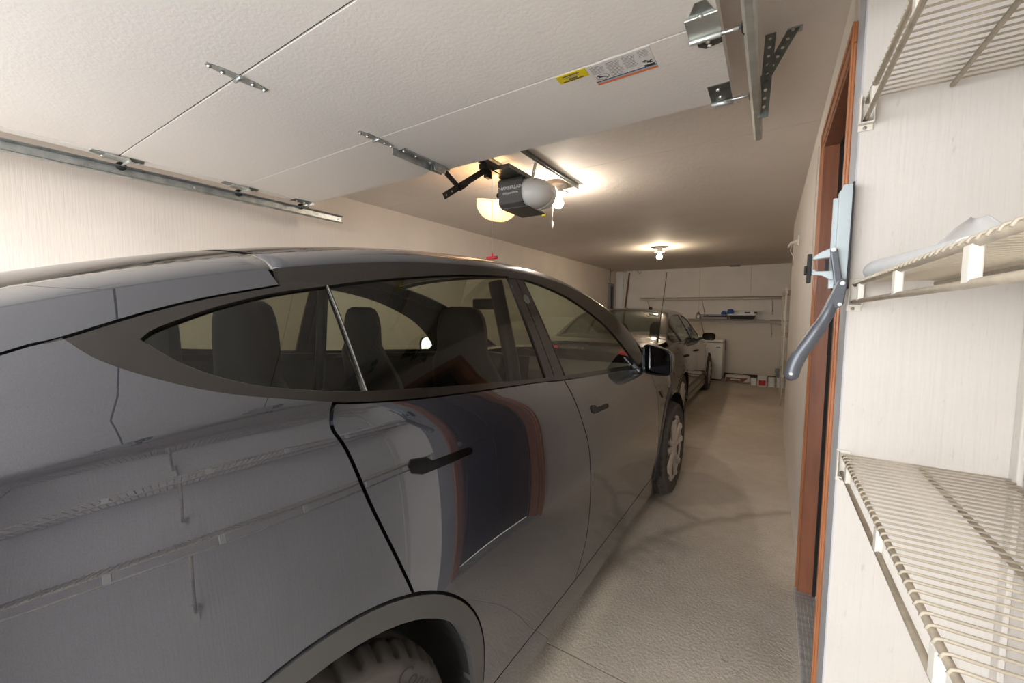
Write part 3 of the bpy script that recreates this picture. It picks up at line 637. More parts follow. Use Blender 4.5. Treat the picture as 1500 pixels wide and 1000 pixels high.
# wing mirrors
def wing(sgn):
    rows = []; x0, x1, zc = .875, 1.065, 1.115
    for t, dy, k in ((0, 0, 1.0), (.25, .05, 1.0), (.6, .10, .93), (.85, .135, .75), (1, .15, .45)):
        cx, cz = (x0+x1)/2, zc; hw, hh = (x1-x0)/2*k, .088*k; n = 28; row = []
        for j in range(n+1):
            a = 2*math.pi*j/n; ca, sa = math.cos(a), math.sin(a); ex = .45
            px = math.copysign(abs(ca)**ex, ca)*hw; pz = math.copysign(abs(sa)**ex, sa)*hh
            pz -= (.022*(px/hw) if pz > 0 else -.0)
            row.append((sgn*(cx+px), 2.15+dy-.27*px, cz+pz))
        rows.append(row)
    o = len(rows[0])
    hs = MB().grid(rows, flip=sgn < 0); n0 = len(hs.v); hs.add([r_ for r_ in rows[-1][:-1]], [tuple(range(o-1))])
    h = mesh_obj('mirror_housing', hs, 'black_gloss' if False else 'paint', ev, local=True, recalc=True)
    rim = [[((p[0]-sgn*.97)*k+sgn*.97, 2.15+dy-.27*(abs(p[0])-.97)*k, (p[2]-1.115)*k+1.115) for p in rows[0]] for k, dy in ((1.0, 0), (.98, -.012), (.90, -.010), (.88, .006))]
    mesh_obj('mirror_surround', MB().grid(rim), 'black_gloss', h, local=True)
    fc = [((p[0]-sgn*.97)*.885+sgn*.97, 2.164-.42*(abs(p[0])-.97)*.885, (p[2]-1.115)*.885+1.115) for p in rows[0][:-1]]
    mesh_obj('mirror_glass', MB().add(fc, [tuple(range(len(fc)))]) and None or (lambda m: (m.add(fc, [tuple(range(len(fc)))]), m)[1])(MB()), 'mirror', h, local=True, recalc=False)
    mesh_obj('mirror_foot', MB().tube([(sgn*.84, 2.22, 1.078), (sgn*.88, 2.225, 1.072), (sgn*.93, 2.22, 1.068)], [.022, .02, .018], 10), 'black', h, local=True)
wing(1); wing(-1)

# ---- the parked sedan
SDL = (-1.80, 5.47, 0)
sd = thing('sedan_car', SDL, 'dark brown grey sedan parked by the white freezer, its antenna up', 'car')
B2 = Body(([-1.03, -.75, -.5, -.4, -.25, 0, .2, .45, .8, 1.15, 1.45, 1.8, 2.1, 2.35, 2.6], [1.03, 1.065, 1.08, 1.095, 1.17, 1.315, 1.40, 1.435, 1.45, 1.435, 1.385, 1.25, 1.11, 1.0, .95]),
          ([-1.03, -.75, -.4, 0, .4, .8, 1.2, 1.5, 1.8, 2.1, 2.35, 2.6], [.70, .74, .74, .66, .60, .60, .605, .62, .65, .69, .73, .75]),
          ([-1.03, -.6, 0, .6, 1.2, 1.8, 2.2, 2.6, 3.0, 3.4, 3.75], [.97, 1.02, 1.03, 1.005, .98, .955, .94, .91, .87, .80, .70]),
          ([-1.03, -.85, -.5, 0, .6, 1.2, 1.8, 2.3, 2.7, 3.1, 3.45, 3.65, 3.78], [.64, .76, .82, .845, .85, .85, .84, .825, .80, .75, .64, .52, .38]),
          ([-.02, 0, .04, .1, .2, .3, .45, .6, .70, .78, .85, 1.0], [-.008, 0, .014, .03, .044, .05, .05, .045, .04, .035, .01, -.05]), 2.73, .012, .045, .93, .88)
S2 = B2.side
def sd_side(name, outline, mat, holes=(), off=0., grid=.05, thick=.01, label=None):
    o = surf_obj(name, outline, list(holes), grid, S2, mat, sd, thick, off, label, step=.03); mirrored(o, sd); return o
A2, AZ2 = .365, .325
zb = lambda s, d=0: float(B2.ZB(s))+d
belt = lambda s0, s1, n, d=0: [(s, zb(s, d)) for s in np.linspace(s0, s1, n)]
drr = smooth_line([(-.30, zb(-.30, .01)), (-.20, .93), (.05, .80), (.32, .66)], 4)
sd_side('rear_fender', [drr[0]]+drr[1:]+arc(0, AZ2, A2, 46, 192)+[(-.45, .25), (-.98, .32), (-1.0, .95)]+belt(-.98, -.31, 10, .01), 'sedan_paint')
sd_side('rear_door', belt(-.29, .95, 14, .0)+[(.98, .85), (1.0, .60), (.98, .30), (.385, .30)]+arc(0, AZ2, A2+.003, -2, 44)+shift(drr[::-1][1:-1], .008), 'sedan_paint')
sd_side('front_door', belt(.957, 2.02, 12, .0)+[(2.10, .80), (2.12, .55), (2.08, .30), (.987, .30), (1.007, .60), (.987, .85)], 'sedan_paint')
sd_side('front_fender', belt(2.03, 3.70, 18)+[(3.74, .5), (3.7, .28), (3.3, .24)]+arc(2.73, AZ2, A2, -12, 180)+[(2.36, .29), (2.09, .30), (2.13, .55), (2.11, .80)], 'sedan_paint')
sd_side('rocker_panel', [(.37, .29), (2.36, .29), (2.36, .19), (.36, .19)], 'sedan_paint')
sd_side('side_moulding', [(.40, .40), (2.02, .40), (2.02, .43), (.40, .43)], 'cladding', off=.008)
sd_side('arch_lip', arc(0, AZ2, A2+.004, -5, 190)+arc(0, AZ2, A2-.02, 190, -5), 'sedan_paint', off=.004, thick=.03, grid=.03)
sd_side('arch_lip', arc(2.73, AZ2, A2+.004, -5, 186)+arc(2.73, AZ2, A2-.02, 186, -5), 'sedan_paint', off=.004, thick=.03, grid=.03)
q2 = lambda s: float(B2.ZB(s)+(B2.ZR(s)-B2.ZB(s))*.93)
wt2 = smooth_line([(-.38, 1.075), (-.22, 1.17), (0, 1.275), (.22, 1.345), (.5, 1.385), (.85, 1.395), (1.2, 1.375), (1.45, 1.32), (1.7, 1.23), (1.9, 1.12), (2.0, 1.01)], 5)
wb2 = [(-.36, 1.055), (.6, 1.025), (1.2, 1.0), (2.0, .975)]
p1 = cut(wt2, -.34, -.03)+cut(wb2, -.34, .06)[::-1]; p2 = cut(wt2, 0.0, .90)+cut(wb2, .09, .93)[::-1]; p3 = cut(wt2, .99, 1.98)+cut(wb2, .99, 1.98)[::-1]
sd_side('window_frame', belt(-.6, 2.28, 30, .004)+[(s, q2(s)) for s in np.linspace(2.28, -.46, 40)], 'sedan_paint', holes=[p1, p2, p3])
for p_ in (p1, p2, p3):
    sd_side('window_pane', p_, 'glass_sedan', off=-.006, thick=0)
    c = np.mean(p_, 0); q = [tuple(c+(np.array(a)-c)*np.array([.955, .93])) for a in p_]
    sd_side('window_seal', p_, 'black_gloss', holes=[q], off=.002, thick=.004, grid=0)
r_ = grid_panel('roof_rail', B2.wrap(B2.rail0), -.44, 2.32, 0, 1, 50, 8, 'sedan_paint', sd, .01); mirrored(r_, sd)
grid_panel('roof', B2.wrap(B2.top0), .22, 1.30, -.885, .885, 24, 24, 'sedan_paint', sd)
grid_panel('rear_screen', B2.wrap(B2.top0), -.40, .22, -.885, .885, 16, 24, 'glass_sedan', sd)
grid_panel('windscreen', B2.wrap(B2.top0), 1.30, 2.30, -.885, .885, 24, 24, 'glass_sedan', sd)
grid_panel('boot_lid', B2.wrap(B2.top0), -1.03, -.405, -1.03, 1.03, 20, 24, 'sedan_paint', sd)
grid_panel('bonnet', B2.wrap(B2.hood0), 2.26, 3.70, -.995, .995, 30, 26, 'sedan_paint', sd)
rows = []
for z in np.linspace(.25, 1.03, 14):
    w = float(B2.W(-1.0, min(z, .96))); rows.append([(w*u, -1.0-.05*(1-u*u), z) for u in np.linspace(-1, 1, 18)])
mesh_obj('rear_bumper', MB().grid(rows), 'sedan_paint', sd, local=True)
rows = []
for z in np.linspace(.22, .74, 12):
    w = float(B2.W(3.70, min(z, .69))); rows.append([(w*u, 3.70+.11*(1-u*u), z) for u in np.linspace(-1, 1, 18)])
mesh_obj('front_bumper', MB().grid(rows), 'sedan_paint', sd, local=True)
tl = [(-1.0, .97), (-.80, .985), (-.72, .93), (-.76, .80), (-1.0, .78)]
sd_side('tail_lamp', tl, 'tail_red', off=.006, grid=.04, label='red wraparound tail lamp')
for sg in (-1, 1): mesh_obj('tail_lamp_lens', MB().obox((sg*.56, -1.04, .93), .36, .03, .17), 'tail_red', sd, local=True, bevel=.01)
inner = [(-.98, .30), (-.98, .92)]+belt(-.95, 3.6, 40, -.03)+[(3.64, .30)]+arc(2.73, AZ2, A2-.01, -6, 186)+arc(0, AZ2, A2-.01, -6, 186)
o = surf_obj('inner_shell', inner, [], .1, S2, 'black', sd, 0, -.03, step=.04); mirrored(o, sd)
mesh_obj('floor_pan', MB().box(-.75, .75, .4, 2.3, .18, .28).box(-.5, .5, -.95, 3.6, .18, .34), 'black', sd, local=True)
for cx in (0, 2.73):
    rows = [[(x, cx+A2*math.cos(R(a)), AZ2+A2*math.sin(R(a))) for a in np.linspace(-14, 194, 30)] for x in (.87, .7, .5)]
    o = mesh_obj('wheel_well', MB().grid(rows), 'liner', sd, local=True); mirrored(o, sd)
    o = mesh_obj('wheel_well_wall', MB().prism(arc(cx, AZ2, A2, -14, 194, 24), lambda a, b, d: (d, a, b), .49, .5), 'black', sd, local=True); mirrored(o, sd)
    for sg in (1, -1): wheel(sd, cx, .885, sg, .325, .215, .22, (10, False))
for x in (-.36, .36): seat(sd, x, 1.05, .42, tall=.92)
seat(sd, 0, .25, .45, 'rear_bench', 1.15, .85)
mesh_obj('dashboard', MB().prism([(1.85, .6), (1.82, .85), (1.9, .93), (2.25, .93), (2.25, .6)], lambda a, b, d: (d, a, b), -.72, .72), 'dash', sd, local=True)
mesh_obj('parcel_shelf', MB().box(-.62, .62, -.40, .1, 1.0, 1.02), 'dash', sd, local=True)
for sg in (1, -1):
    rows = []
    for dy, k in ((0, 1), (.04, 1), (.08, .88), (.11, .55)):
        row = []
        for j in range(21):
            a = 2*math.pi*j/20; px = math.copysign(abs(math.cos(a))**.6, math.cos(a))*.10*k; pz = math.copysign(abs(math.sin(a))**.6, math.sin(a))*.062*k; row.append((sg*(.955+px), 1.80+dy-.3*px, 1.035+pz))
        rows.append(row)
    mbm = MB().grid(rows); mbm.add(rows[-1][:-1], [tuple(range(20))])
    h = mesh_obj('mirror_housing', mbm, 'black_gloss', sd, local=True)
    mg = MB(); mg.add([((p[0]-sg*.955)*.86+sg*.955, 1.803-.3*(abs(p[0])-.955)*.86, (p[2]-1.035)*.86+1.035) for p in rows[0][:-1]], [tuple(range(20))]); mesh_obj('mirror_glass', mg, 'mirror', h, local=True, recalc=False)
    mesh_obj('mirror_foot', MB().tube([(sg*.80, 1.86, .99), (sg*.88, 1.86, 1.01)], .02, 8), 'black', h, local=True)
for s_ in (.62, 1.72):
    pass
for s_ in (-.12, .80):
    p, n = S2(np.array([s_+.12, s_+.18, s_+.24, s_+.30]), np.array([.865]*4)); mbx = MB().tube((p+n*np.array([[.0], [.03], [.03], [.0]])).tolist(), .012, 6); o = mesh_obj('door_handle', mbx, 'trim_gloss', sd, local=True); mirrored(o, sd)
mesh_obj('antenna', MB().tube([(.70, -.62, 1.06), (.70, -.64, 1.11)], .01, 8).tube([(.70, -.64, 1.10), (.735, -.42, 1.9)], .0035, 5), 'black', sd, local=True)
mesh_obj('roof_fin', MB().tube([(.33, .50, 1.46), (.33, .50, 1.50)], [.03, .02], 10), 'black', sd, local=True)

# ------------------------------------------------------------------ overhead garage door, tracks, opener
ZD = 2.20
gd = thing('garage_door', (-1.55, .65, ZD), 'white sectional garage door raised flat under the ceiling', 'garage door')
DX0, DX1 = -2.93, -.155
secs = [(-.43, .118), (.124, .690), (.696, 1.262), (1.268, 1.74)]
for a, b in secs: mesh_obj('door_section', bx(DX0, DX1, a, b, ZD, ZD+.045), 'door_skin', gd, bevel=.0015)
for a, b in secs[:-1]: mesh_obj('seam_light_block', bx(DX0+.01, DX1-.01, b-.01, b+.016, ZD+.006, ZD+.03), 'gap_dark', gd)  # dark strips added above the seams to keep the lit ceiling from showing through
for a, b in secs: mesh_obj('end_stile', MB().box(DX1-.07, DX1, a+.004, b-.004, ZD-.003, ZD).box(DX0, DX0+.07, a+.004, b-.004, ZD-.003, ZD), 'door_skin', gd)
def bolts(pts, parent, z=ZD-.004, r=.007): 
    for x, y in pts: mesh_obj('bolt', MB().lathe((x, y, z), (0, 0, -1), [(r, 0), (r, .003), (r*.6, .007), (0, .008)], 8), 'bolt', parent)
def hinge(x, y):
    mb = MB(); f = lambda a, b, d: (x+a, y+b, d)
    for sg in (1, -1): mb.prism([(-.018, 0), (.018, 0), (.018, sg*.05), (.007, sg*.095), (-.007, sg*.095), (-.018, sg*.05)][::sg], f, ZD-.003, ZD)
    mb.tube([(x-.024, y, ZD-.007), (x+.024, y, ZD-.007)], .0065, 8); h = mesh_obj('hinge', mb, 'galv', gd)
    bolts([(x, y+.085), (x, y-.085), (x+.004, y+.045), (x-.004, y-.045)], h); return h
hinge(-1.567, .693); hinge(-1.567, 1.265); hinge(-1.567, .121)
# centre strut with operator bracket
st = mesh_obj('strut', MB().box(-1.578, -1.535, 1.40, 1.70, ZD-.006, ZD).box(-1.581, -1.576, 1.37, 1.70, ZD-.036, ZD), 'galv', gd)
mesh_obj('arm_bracket', MB().box(-1.575, -1.535, 1.62, 1.735, ZD-.011, ZD-.006).box(-1.568, -1.563, 1.62, 1.70, ZD-.04, ZD-.006).box(-1.545, -1.54, 1.62, 1.70, ZD-.04, ZD-.006), 'galv', gd)
bolts([(-1.555, 1.42), (-1.555, 1.50), (-1.555, 1.60), (-1.55, 1.72)], st, ZD-.006)
# roller brackets on both edges
def roller(xe, sgn, y, kind):
    x1, x2 = sorted((xe, xe-sgn*.075))
    if kind == 'hinge':
        b = mesh_obj('roller_hinge', MB().prism([(x1, y-.02), (x2, y-.02), (x2-.02*(sgn > 0), y-.085), (x1+.03, y-.085)], lambda a, c, d: (a, c, d), ZD-.006, ZD-.003), 'galv', gd)
        mesh_obj('roller_carrier', MB().box(x1-.004, x2+.004, y-.035, y+.055, ZD-.012, ZD-.006).tube([(x1-.004, y+.055, ZD-.018), (x2+.004, y+.055, ZD-.018)], .008, 8), 'galv_light', b, bevel=.002)
        mesh_obj('lower_leaf', MB().prism([(x1+.012, y+.06), (x2, y+.06), (x2, y+.115), (x1+.03, y+.125), (x1+.012, y+.105)], lambda a, c, d: (a, c, d), ZD-.006, ZD-.003), 'galv_dark', b)
        xc = (x1+x2)/2; bolts([(xc, y-.04), (xc+.004, y+.078), (xc+.006, y+.10)], b, ZD-.012)
        yy, zz = y+.055, ZD-.018
    else:
        b = mesh_obj('top_fixture', MB().box(x1+.006, x2, y, y+.125, ZD-.006, ZD-.003), 'galv_dark', gd)
        mesh_obj('fixture_fold', MB().tube([(x1+.004, y+.13, ZD-.012), (x2+.002, y+.13, ZD-.012)], .011, 8), 'galv_light', b)
        xc = (x1+x2)/2; bolts([(xc, y+.03), (xc+.002, y+.085)], b, ZD-.006); yy, zz = y+.12, ZD-.012
    mesh_obj('roller_shaft', MB().tube([(xe-sgn*.02, yy, zz), (xe+sgn*.07, yy, zz)], .0055, 8), 'bolt', b)
    mesh_obj('roller_wheel', MB().lathe((xe+sgn*.065, yy, zz), (sgn, 0, 0), [(.008, -.012), (.014, -.012), (.022, -.006), (.022, .008), (.012, .011), (0, .011)], 16), 'black', b)
for xe, sg in ((DX1, 1), (DX0, -1)):
    for y in (.121, .693, 1.265): roller(xe, sg, y-.02, 'hinge')
    roller(xe, sg, 1.60, 'top')
# labels stuck on the top section
lf = lambda z: (lambda a, b, d: (a, b, z))
ca, sa = math.cos(R(-3)), math.sin(R(-3))
yl = mesh_obj('caution_label', bx(-.652, -.548, 1.272, 1.318, ZD-.0012, ZD), 'label_yellow', gd, label='yellow printed label')
def rowmarks(x0, x1, y, h, n, z=ZD-.0022):
    mb = MB(); w = (x1-x0)/n
    for k in range(n):
        a = x0+k*w; b = a+w*random.uniform(.55, .85); mb.box(a, b, y-h/2, y+h/2, z, z+.0006)
    return mb
for y, h, x0, x1, m_ in ((1.282, .006, -.63, -.57, 'print_dark'), (1.291, .003, -.625, -.575, 'print_grey'), (1.297, .003, -.62, -.58, 'print_grey'), (1.303, .005, -.615, -.585, 'print_dark'), (1.311, .006, -.638, -.562, 'print_dark')): mesh_obj('print_line', rowmarks(x0, x1, y, h, 12), m_, yl)
wl = mesh_obj('warning_label', bx(-.542, -.342, 1.272, 1.392, ZD-.0012, ZD), 'label_white', gd, label='white warning label with red and blue stripe')
mesh_obj('stripe', bx(-.542, -.342, 1.380, 1.392, ZD-.002, ZD-.0012), 'label_orange', wl); mesh_obj('stripe', bx(-.542, -.342, 1.372, 1.378, ZD-.002, ZD-.0012), 'label_blue', wl); mesh_obj('stripe', bx(-.542, -.342, 1.369, 1.372, ZD-.002, ZD-.0012), 'print_dark', wl)
for x0, x1, y0, y1 in ((-.535, -.492, 1.285, 1.325), (-.482, -.438, 1.285, 1.36), (-.43, -.39, 1.285, 1.35), (-.38, -.35, 1.282, 1.315)):
    for k, y in enumerate(np.arange(y0, y1, .0075)): mesh_obj('print_line', rowmarks(x0, x1-random.uniform(0, .008), y, .003, 9), 'print_grey', wl)
f2 = lambda a, b, d: (a, b, d)
el = MB(); el.grid([[(-.512+.022*k*math.cos(a), 1.348+.016*k*math.sin(a), ZD-.002) for a in np.linspace(0, 2*math.pi, 25)] for k in (1, .9)]); el.obox((-.512, 1.348, ZD-.002), .035, .003, .0006, Quaternion((0, 0, 1), .5)).obox((-.518, 1.347, ZD-.002), .012, .006, .0006); mesh_obj('pictogram', el, 'print_dark', wl)
pc = MB().box(-.378, -.346, 1.360, 1.368, ZD-.002, ZD-.0013); pc.bar((-.372, 1.335, ZD-.002), (-.356, 1.350, ZD-.002), .005, .0006).bar((-.366, 1.35, ZD-.002), (-.35, 1.34, ZD-.002), .004, .0006).bar((-.378, 1.338, ZD-.002), (-.37, 1.345, ZD-.002), .003, .0006).bar((-.36, 1.352, ZD-.002), (-.347, 1.352, ZD-.002), .004, .0006)
mesh_obj('pictogram', pc, 'print_dark', wl)

def sweep(prof, path):
    """prof [(a, b)]: a along x, b along the path normal in the y-z plane; path [(y, z)] with x"""
    mb = MB(); rows = []; n = len(path)
    for i, (x, y, z) in enumerate(path):
        q0 = path[max(0, i-1)]; q1 = path[min(n-1, i+1)]; t = Vector((0, q1[1]-q0[1], q1[2]-q0[2])).normalized(); nn = Vector((0, -t.z, t.y)); rows.append([(x+a, y+nn.y*b, z+nn.z*b) for a, b in prof])
    mb.grid(rows, smooth=False); return mb
def hole_plate(name, L, w, parent, a, udir, vdir, mat, pitch=.032, r=.006, thick=.0025):
    """flat perforated strap starting at a, length along udir, width along vdir"""
    a, u, v = Vector(a), Vector(udir).normalized(), Vector(vdir).normalized(); nn = u.cross(v)
    holes = [circle(pitch*(k+.6), w/2, r, 8) for k in range(int((L-pitch*.6)/pitch))]
    v2, f = cdt([(0, 0), (L, 0), (L, w), (0, w)], holes, 0); mb = MB(); mb.add([a+u*p[0]+v*p[1] for p in v2], f)
    return mesh_obj(name, mb, mat, parent, solid=thick)
def track(x, sgn, name, label, z, yend):
    """sgn +1: track on the right, web on the outside"""
    t = thing(name, (x, .7, 0), label, 'door track', 'galvanised door tracks')
    rc = .30; ys = YF+.05+rc
    path = [(x, yend, z), (x, ys, z)]+[(x, ys-rc*math.sin(R(a)), z-rc+rc*math.cos(R(a))) for a in range(10, 91, 10)]+[(x, ys-rc, .05)]
    o = sgn*.016
    prof = [(o-sgn*.006, .020), (o-sgn*.022, .021), (o-sgn*.03, .026), (o-sgn*.022, .031), (o-sgn*.004, .031), (o, .024), (o, -.024), (o-sgn*.004, -.031), (o-sgn*.022, -.031), (o-sgn*.03, -.026), (o-sgn*.022, -.021), (o-sgn*.006, -.020)]
    mesh_obj('rail', sweep(prof, path), 'galv_light' if sgn > 0 else 'galv', t, solid=.0015)
    if sgn > 0:
        hole_plate('hanger_strap', CE-z+.045, .034, t, (x+.052, 1.83, CE), (-.04, 0, -1), (-1, 0, 0), 'galv_dark', .03, .006)
        hole_plate('hanger_strap', .20, .034, t, (x+.127, 1.835, CE), (-.55, 0, -1), (-1, 0, .55), 'galv_dark', .03, .006)
        mesh_obj('hanger_edge', MB().box(x+.087, x+.132, 1.83, 1.865, CE-.004, CE), 'galv', t)
    else:
        hole_plate('hanger_strap', CE-z+.05, .034, t, (x-.03, yend-.3, z-.02), (0, 0, 1), (0, 1, 0), 'galv_dark')
    hole_plate('hanger_strap', CE-z+.03, .034, t, (x+sgn*.03, .15, z-.0), (0, 0, 1), (0, 1, 0), 'galv_dark')
    for yy in (yend-.03, yend-.45, yend-1.0): mesh_obj('bolt', MB().lathe((x+o-sgn*.0, yy, z), (-sgn, 0, 0), [(.007, 0), (.007, .003), (.004, .006), (0, .007)], 8), 'bolt', t)
track(-.083, 1, 'door_track', 'galvanised garage door track hung beside the brown door wall', ZD-.012, 2.09)
track(-2.99, -1, 'door_track', 'galvanised garage door track along the rough cream wall', ZD-.045, 2.06)

XO = -1.50
op = thing('garage_door_opener', (XO, 2.4, 2.1), 'grey garage door opener with white light covers hung from the ceiling', 'door opener')
OZ0, OZ1, OY = 2.115, 2.30, 2.28
body = mesh_obj('body', MB().prism([(OY, OZ1-.02), (OY+.015, OZ1), (OY+.30, OZ1), (OY+.32, OZ1-.03), (OY+.30, OZ0+.0), (OY+.05, OZ0-.005), (OY+.012, OZ0+.02), (OY+.012, OZ0+.06)], lambda a, b, d: (d, a, b), XO-.095, XO+.095), 'opener_grey', op, bevel=.006)
mesh_obj('bottom_panel', bx(XO-.08, XO+.12, OY+.03, OY+.30, OZ0-.012, OZ0-.004), 'opener_grey', op, bevel=.004)
fx = lambda y0, z0: (lambda a, b, d: (XO+a, OY-.0008+.0*(b), z0+b))
mesh_obj('logo', text_mb('CHAMBERLAIN', .031, lambda a, b, d: (XO+a*.98, OY+.0115*max(0, min(1, (2.28-(2.232+b))/.105))-.0015, 2.232+b)), 'print_white', body)
mesh_obj('logo', text_mb('WhisperDrive', .021, lambda a, b, d: (XO+a+.005, OY+.0115*max(0, min(1, (2.28-(2.200+b))/.105))-.0025, 2.200+b)), 'print_white', body)
def lens(c, d, rad, depth, tilt=0):
    """domed light cover: rim at c, bulging along d"""
    q = Vector((0, 0, 1)).rotation_difference(Vector(d)); q2_ = Quaternion((0, 1, 0), tilt); rows = []
    for i in range(11):
        t = i/10*math.pi/2; row = []
        for j in range(33):
            a = j/32*2*math.pi; ca, sa = math.cos(a), math.sin(a); k = math.cos(t)**.8
            row.append(q2_ @ (q @ Vector((rad[0]*math.copysign(abs(ca)**.8, ca)*k, rad[1]*math.copysign(abs(sa)**.8, sa)*k, depth*math.sin(t))))+Vector(c))
        rows.append(row)
    return mesh_obj('light_cover', MB().grid(rows), 'lens', op, solid=.003)
l1 = lens((XO+.096, OY+.155, 2.205), (1, 0, 0), (.10, .155), .15)
l2 = lens((-1.70, 2.43, 2.195), (0, 0, -1), (.125, .15), .13, .22)
for sg in (1, -1):
    mesh_obj('socket', MB().lathe((XO+sg*.096, OY+.15, 2.24), (sg, 0, 0), [(.02, 0), (.02, .03), (.014, .03)], 12), 'white', op)
mesh_obj('bulb', MB().lathe((XO-.125, OY+.14, 2.20), (-1, 0, -.25), [(.012, 0), (.014, .02), (.028, .05), (.03, .07), (.022, .092), (0, .1)], 14), 'bulb_warm', op)
mesh_obj('side_knob', MB().lathe((XO-.098, OY+.03, 2.2), (-1, 0, 0), [(.02, 0), (.02, .012), (0, .014)], 14), 'black', op)
mesh_obj('vent', MB().obox((XO+.1, OY+.012, 2.283), .03, .006, .012), 'black', op)
mesh_obj('switch_tab', MB().obox((XO+.11, OY+.29, 2.10), .03, .012, .02), 'label_yellow', op)
rl = mesh_obj('rail', MB().box(XO-.075, XO-.035, YF+.02, OY+.05, 2.335, 2.36), 'black_metal', op)
mesh_obj('chassis', MB().box(XO-.09, XO+.09, OY-.14, OY+.28, 2.305, 2.33), 'galv_dark', op)
tr = mesh_obj('trolley', MB().box(XO-.085, XO-.025, 2.06, 2.20, 2.30, 2.335).box(XO-.07, XO-.04, 2.09, 2.14, 2.255, 2.31), 'black_metal', op, bevel=.004)
am = mesh_obj('door_arm', MB().bar((XO-.055, 2.13, 2.325), (XO-.055, 1.705, 2.045), .005, .036, (0, -.6, 1)).bar((XO-.049, 1.715, ZD-.025), (XO-.049, 1.835, 2.12), .005, .032, (0, .6, 1)).bar((XO-.049, 1.825, 2.118), (XO-.049, 1.90, 2.168), .005, .034, (0, -.6, 1)), 'black_metal', op)
for k in range(4):
    t = .02+k*.11; mesh_obj('arm_hole', MB().lathe((XO-.0515, 1.715+.415*t, 2.0517+.2735*t), (1, 0, 0), [(.006, 0), (0, .001)], 8), 'galv_light', am)
hole_plate('hanger_angle', .98, .036, op, (-1.355, 2.10, CE-.006), (0, 1, 0), (-1, 0, -.0), 'galv_dark', .026, .0055)
hole_plate('hanger_angle', .98, .036, op, (-1.352, 2.10, CE-.004), (0, 1, 0), (0, 0, -1), 'galv_dark', .026, .0055)
hole_plate('hanger_angle', .80, .036, op, (-1.66, 1.98, CE-.006), (0, 1, 0), (1, 0, -.0), 'galv_dark', .026, .0055)
hole_plate('hanger_angle', .80, .036, op, (-1.662, 1.98, CE-.004), (0, 1, 0), (0, 0, -1), 'galv_dark', .026, .0055)
hole_plate('hanger_strap', .14, .03, op, (-1.358, OY+.1, CE-.015), (-.25, 0, -1), (0, 1, 0), 'galv'); hole_plate('hanger_strap', .14, .03, op, (-1.655, OY+.1, CE-.015), (.25, 0, -1), (0, 1, 0), 'galv')
mesh_obj('power_cord', MB().tube([(XO+.06, OY+.3, 2.28), (XO+.13, OY+.42, 2.33), (XO+.05, OY+.6, 2.36), (XO-.05, OY+.66, CE-.01)], .004, 6), 'white', op)
rc_ = thing('release_cord', (-1.555, 2.16, 1.75), 'thin cord with a red pull handle hanging from the opener', 'cord')
mesh_obj('cord', MB().tube([(-1.555, 2.16, 2.27), (-1.555, 2.165, 1.775)], .0018, 5), 'cord', rc_)
mesh_obj('pull_handle', MB().tube([(-1.595, 2.165, 1.762), (-1.515, 2.165, 1.762)], .011, 8).tube([(-1.555, 2.165, 1.79), (-1.555, 2.165, 1.758)], .008, 8), 'red_plastic', rc_)
# ceiling lamps
def ceiling_lamp(x, y, label, chain, twin):
    t = thing('ceiling_lamp', (x, y, CE-.2), label, 'lamp', 'bare bulb ceiling lamps')
    mesh_obj('lampholder', MB().lathe((x, y, CE), (0, 0, -1), [(.06, 0), (.06, .012), (.035, .03), (.035, .062), (.085, .070), (.085, .078), (.022, .084), (.02, .088)], 20), 'white', t)  # wide lower disc added to hold the bulb's glare off the ceiling
    mesh_obj('bulb', MB().lathe((x, y, CE-.085), (0, 0, -1), [(.014, 0), (.016, .015), (.04, .05), (.043, .07), (.032, .095), (0, .105)], 18), 'bulb' if twin else 'bulb_back', t)
    if chain:
        mesh_obj('pull_chain', MB().tube([(x-.045, y-.01, CE-.03), (x-.045, y-.01, CE-.30)], .0015, 5).lathe((x-.045, y-.01, CE-.29), (0, 0, -1), [(.002, 0), (.008, .02), (.006, .05), (0, .06)], 8), 'white', t)
ceiling_lamp(-1.49, 2.99, 'bare ceiling bulb with a pull chain behind the opener', True, True)
ceiling_lamp(-1.51, 6.58, 'bare ceiling bulb above the parked sedan', False, False)

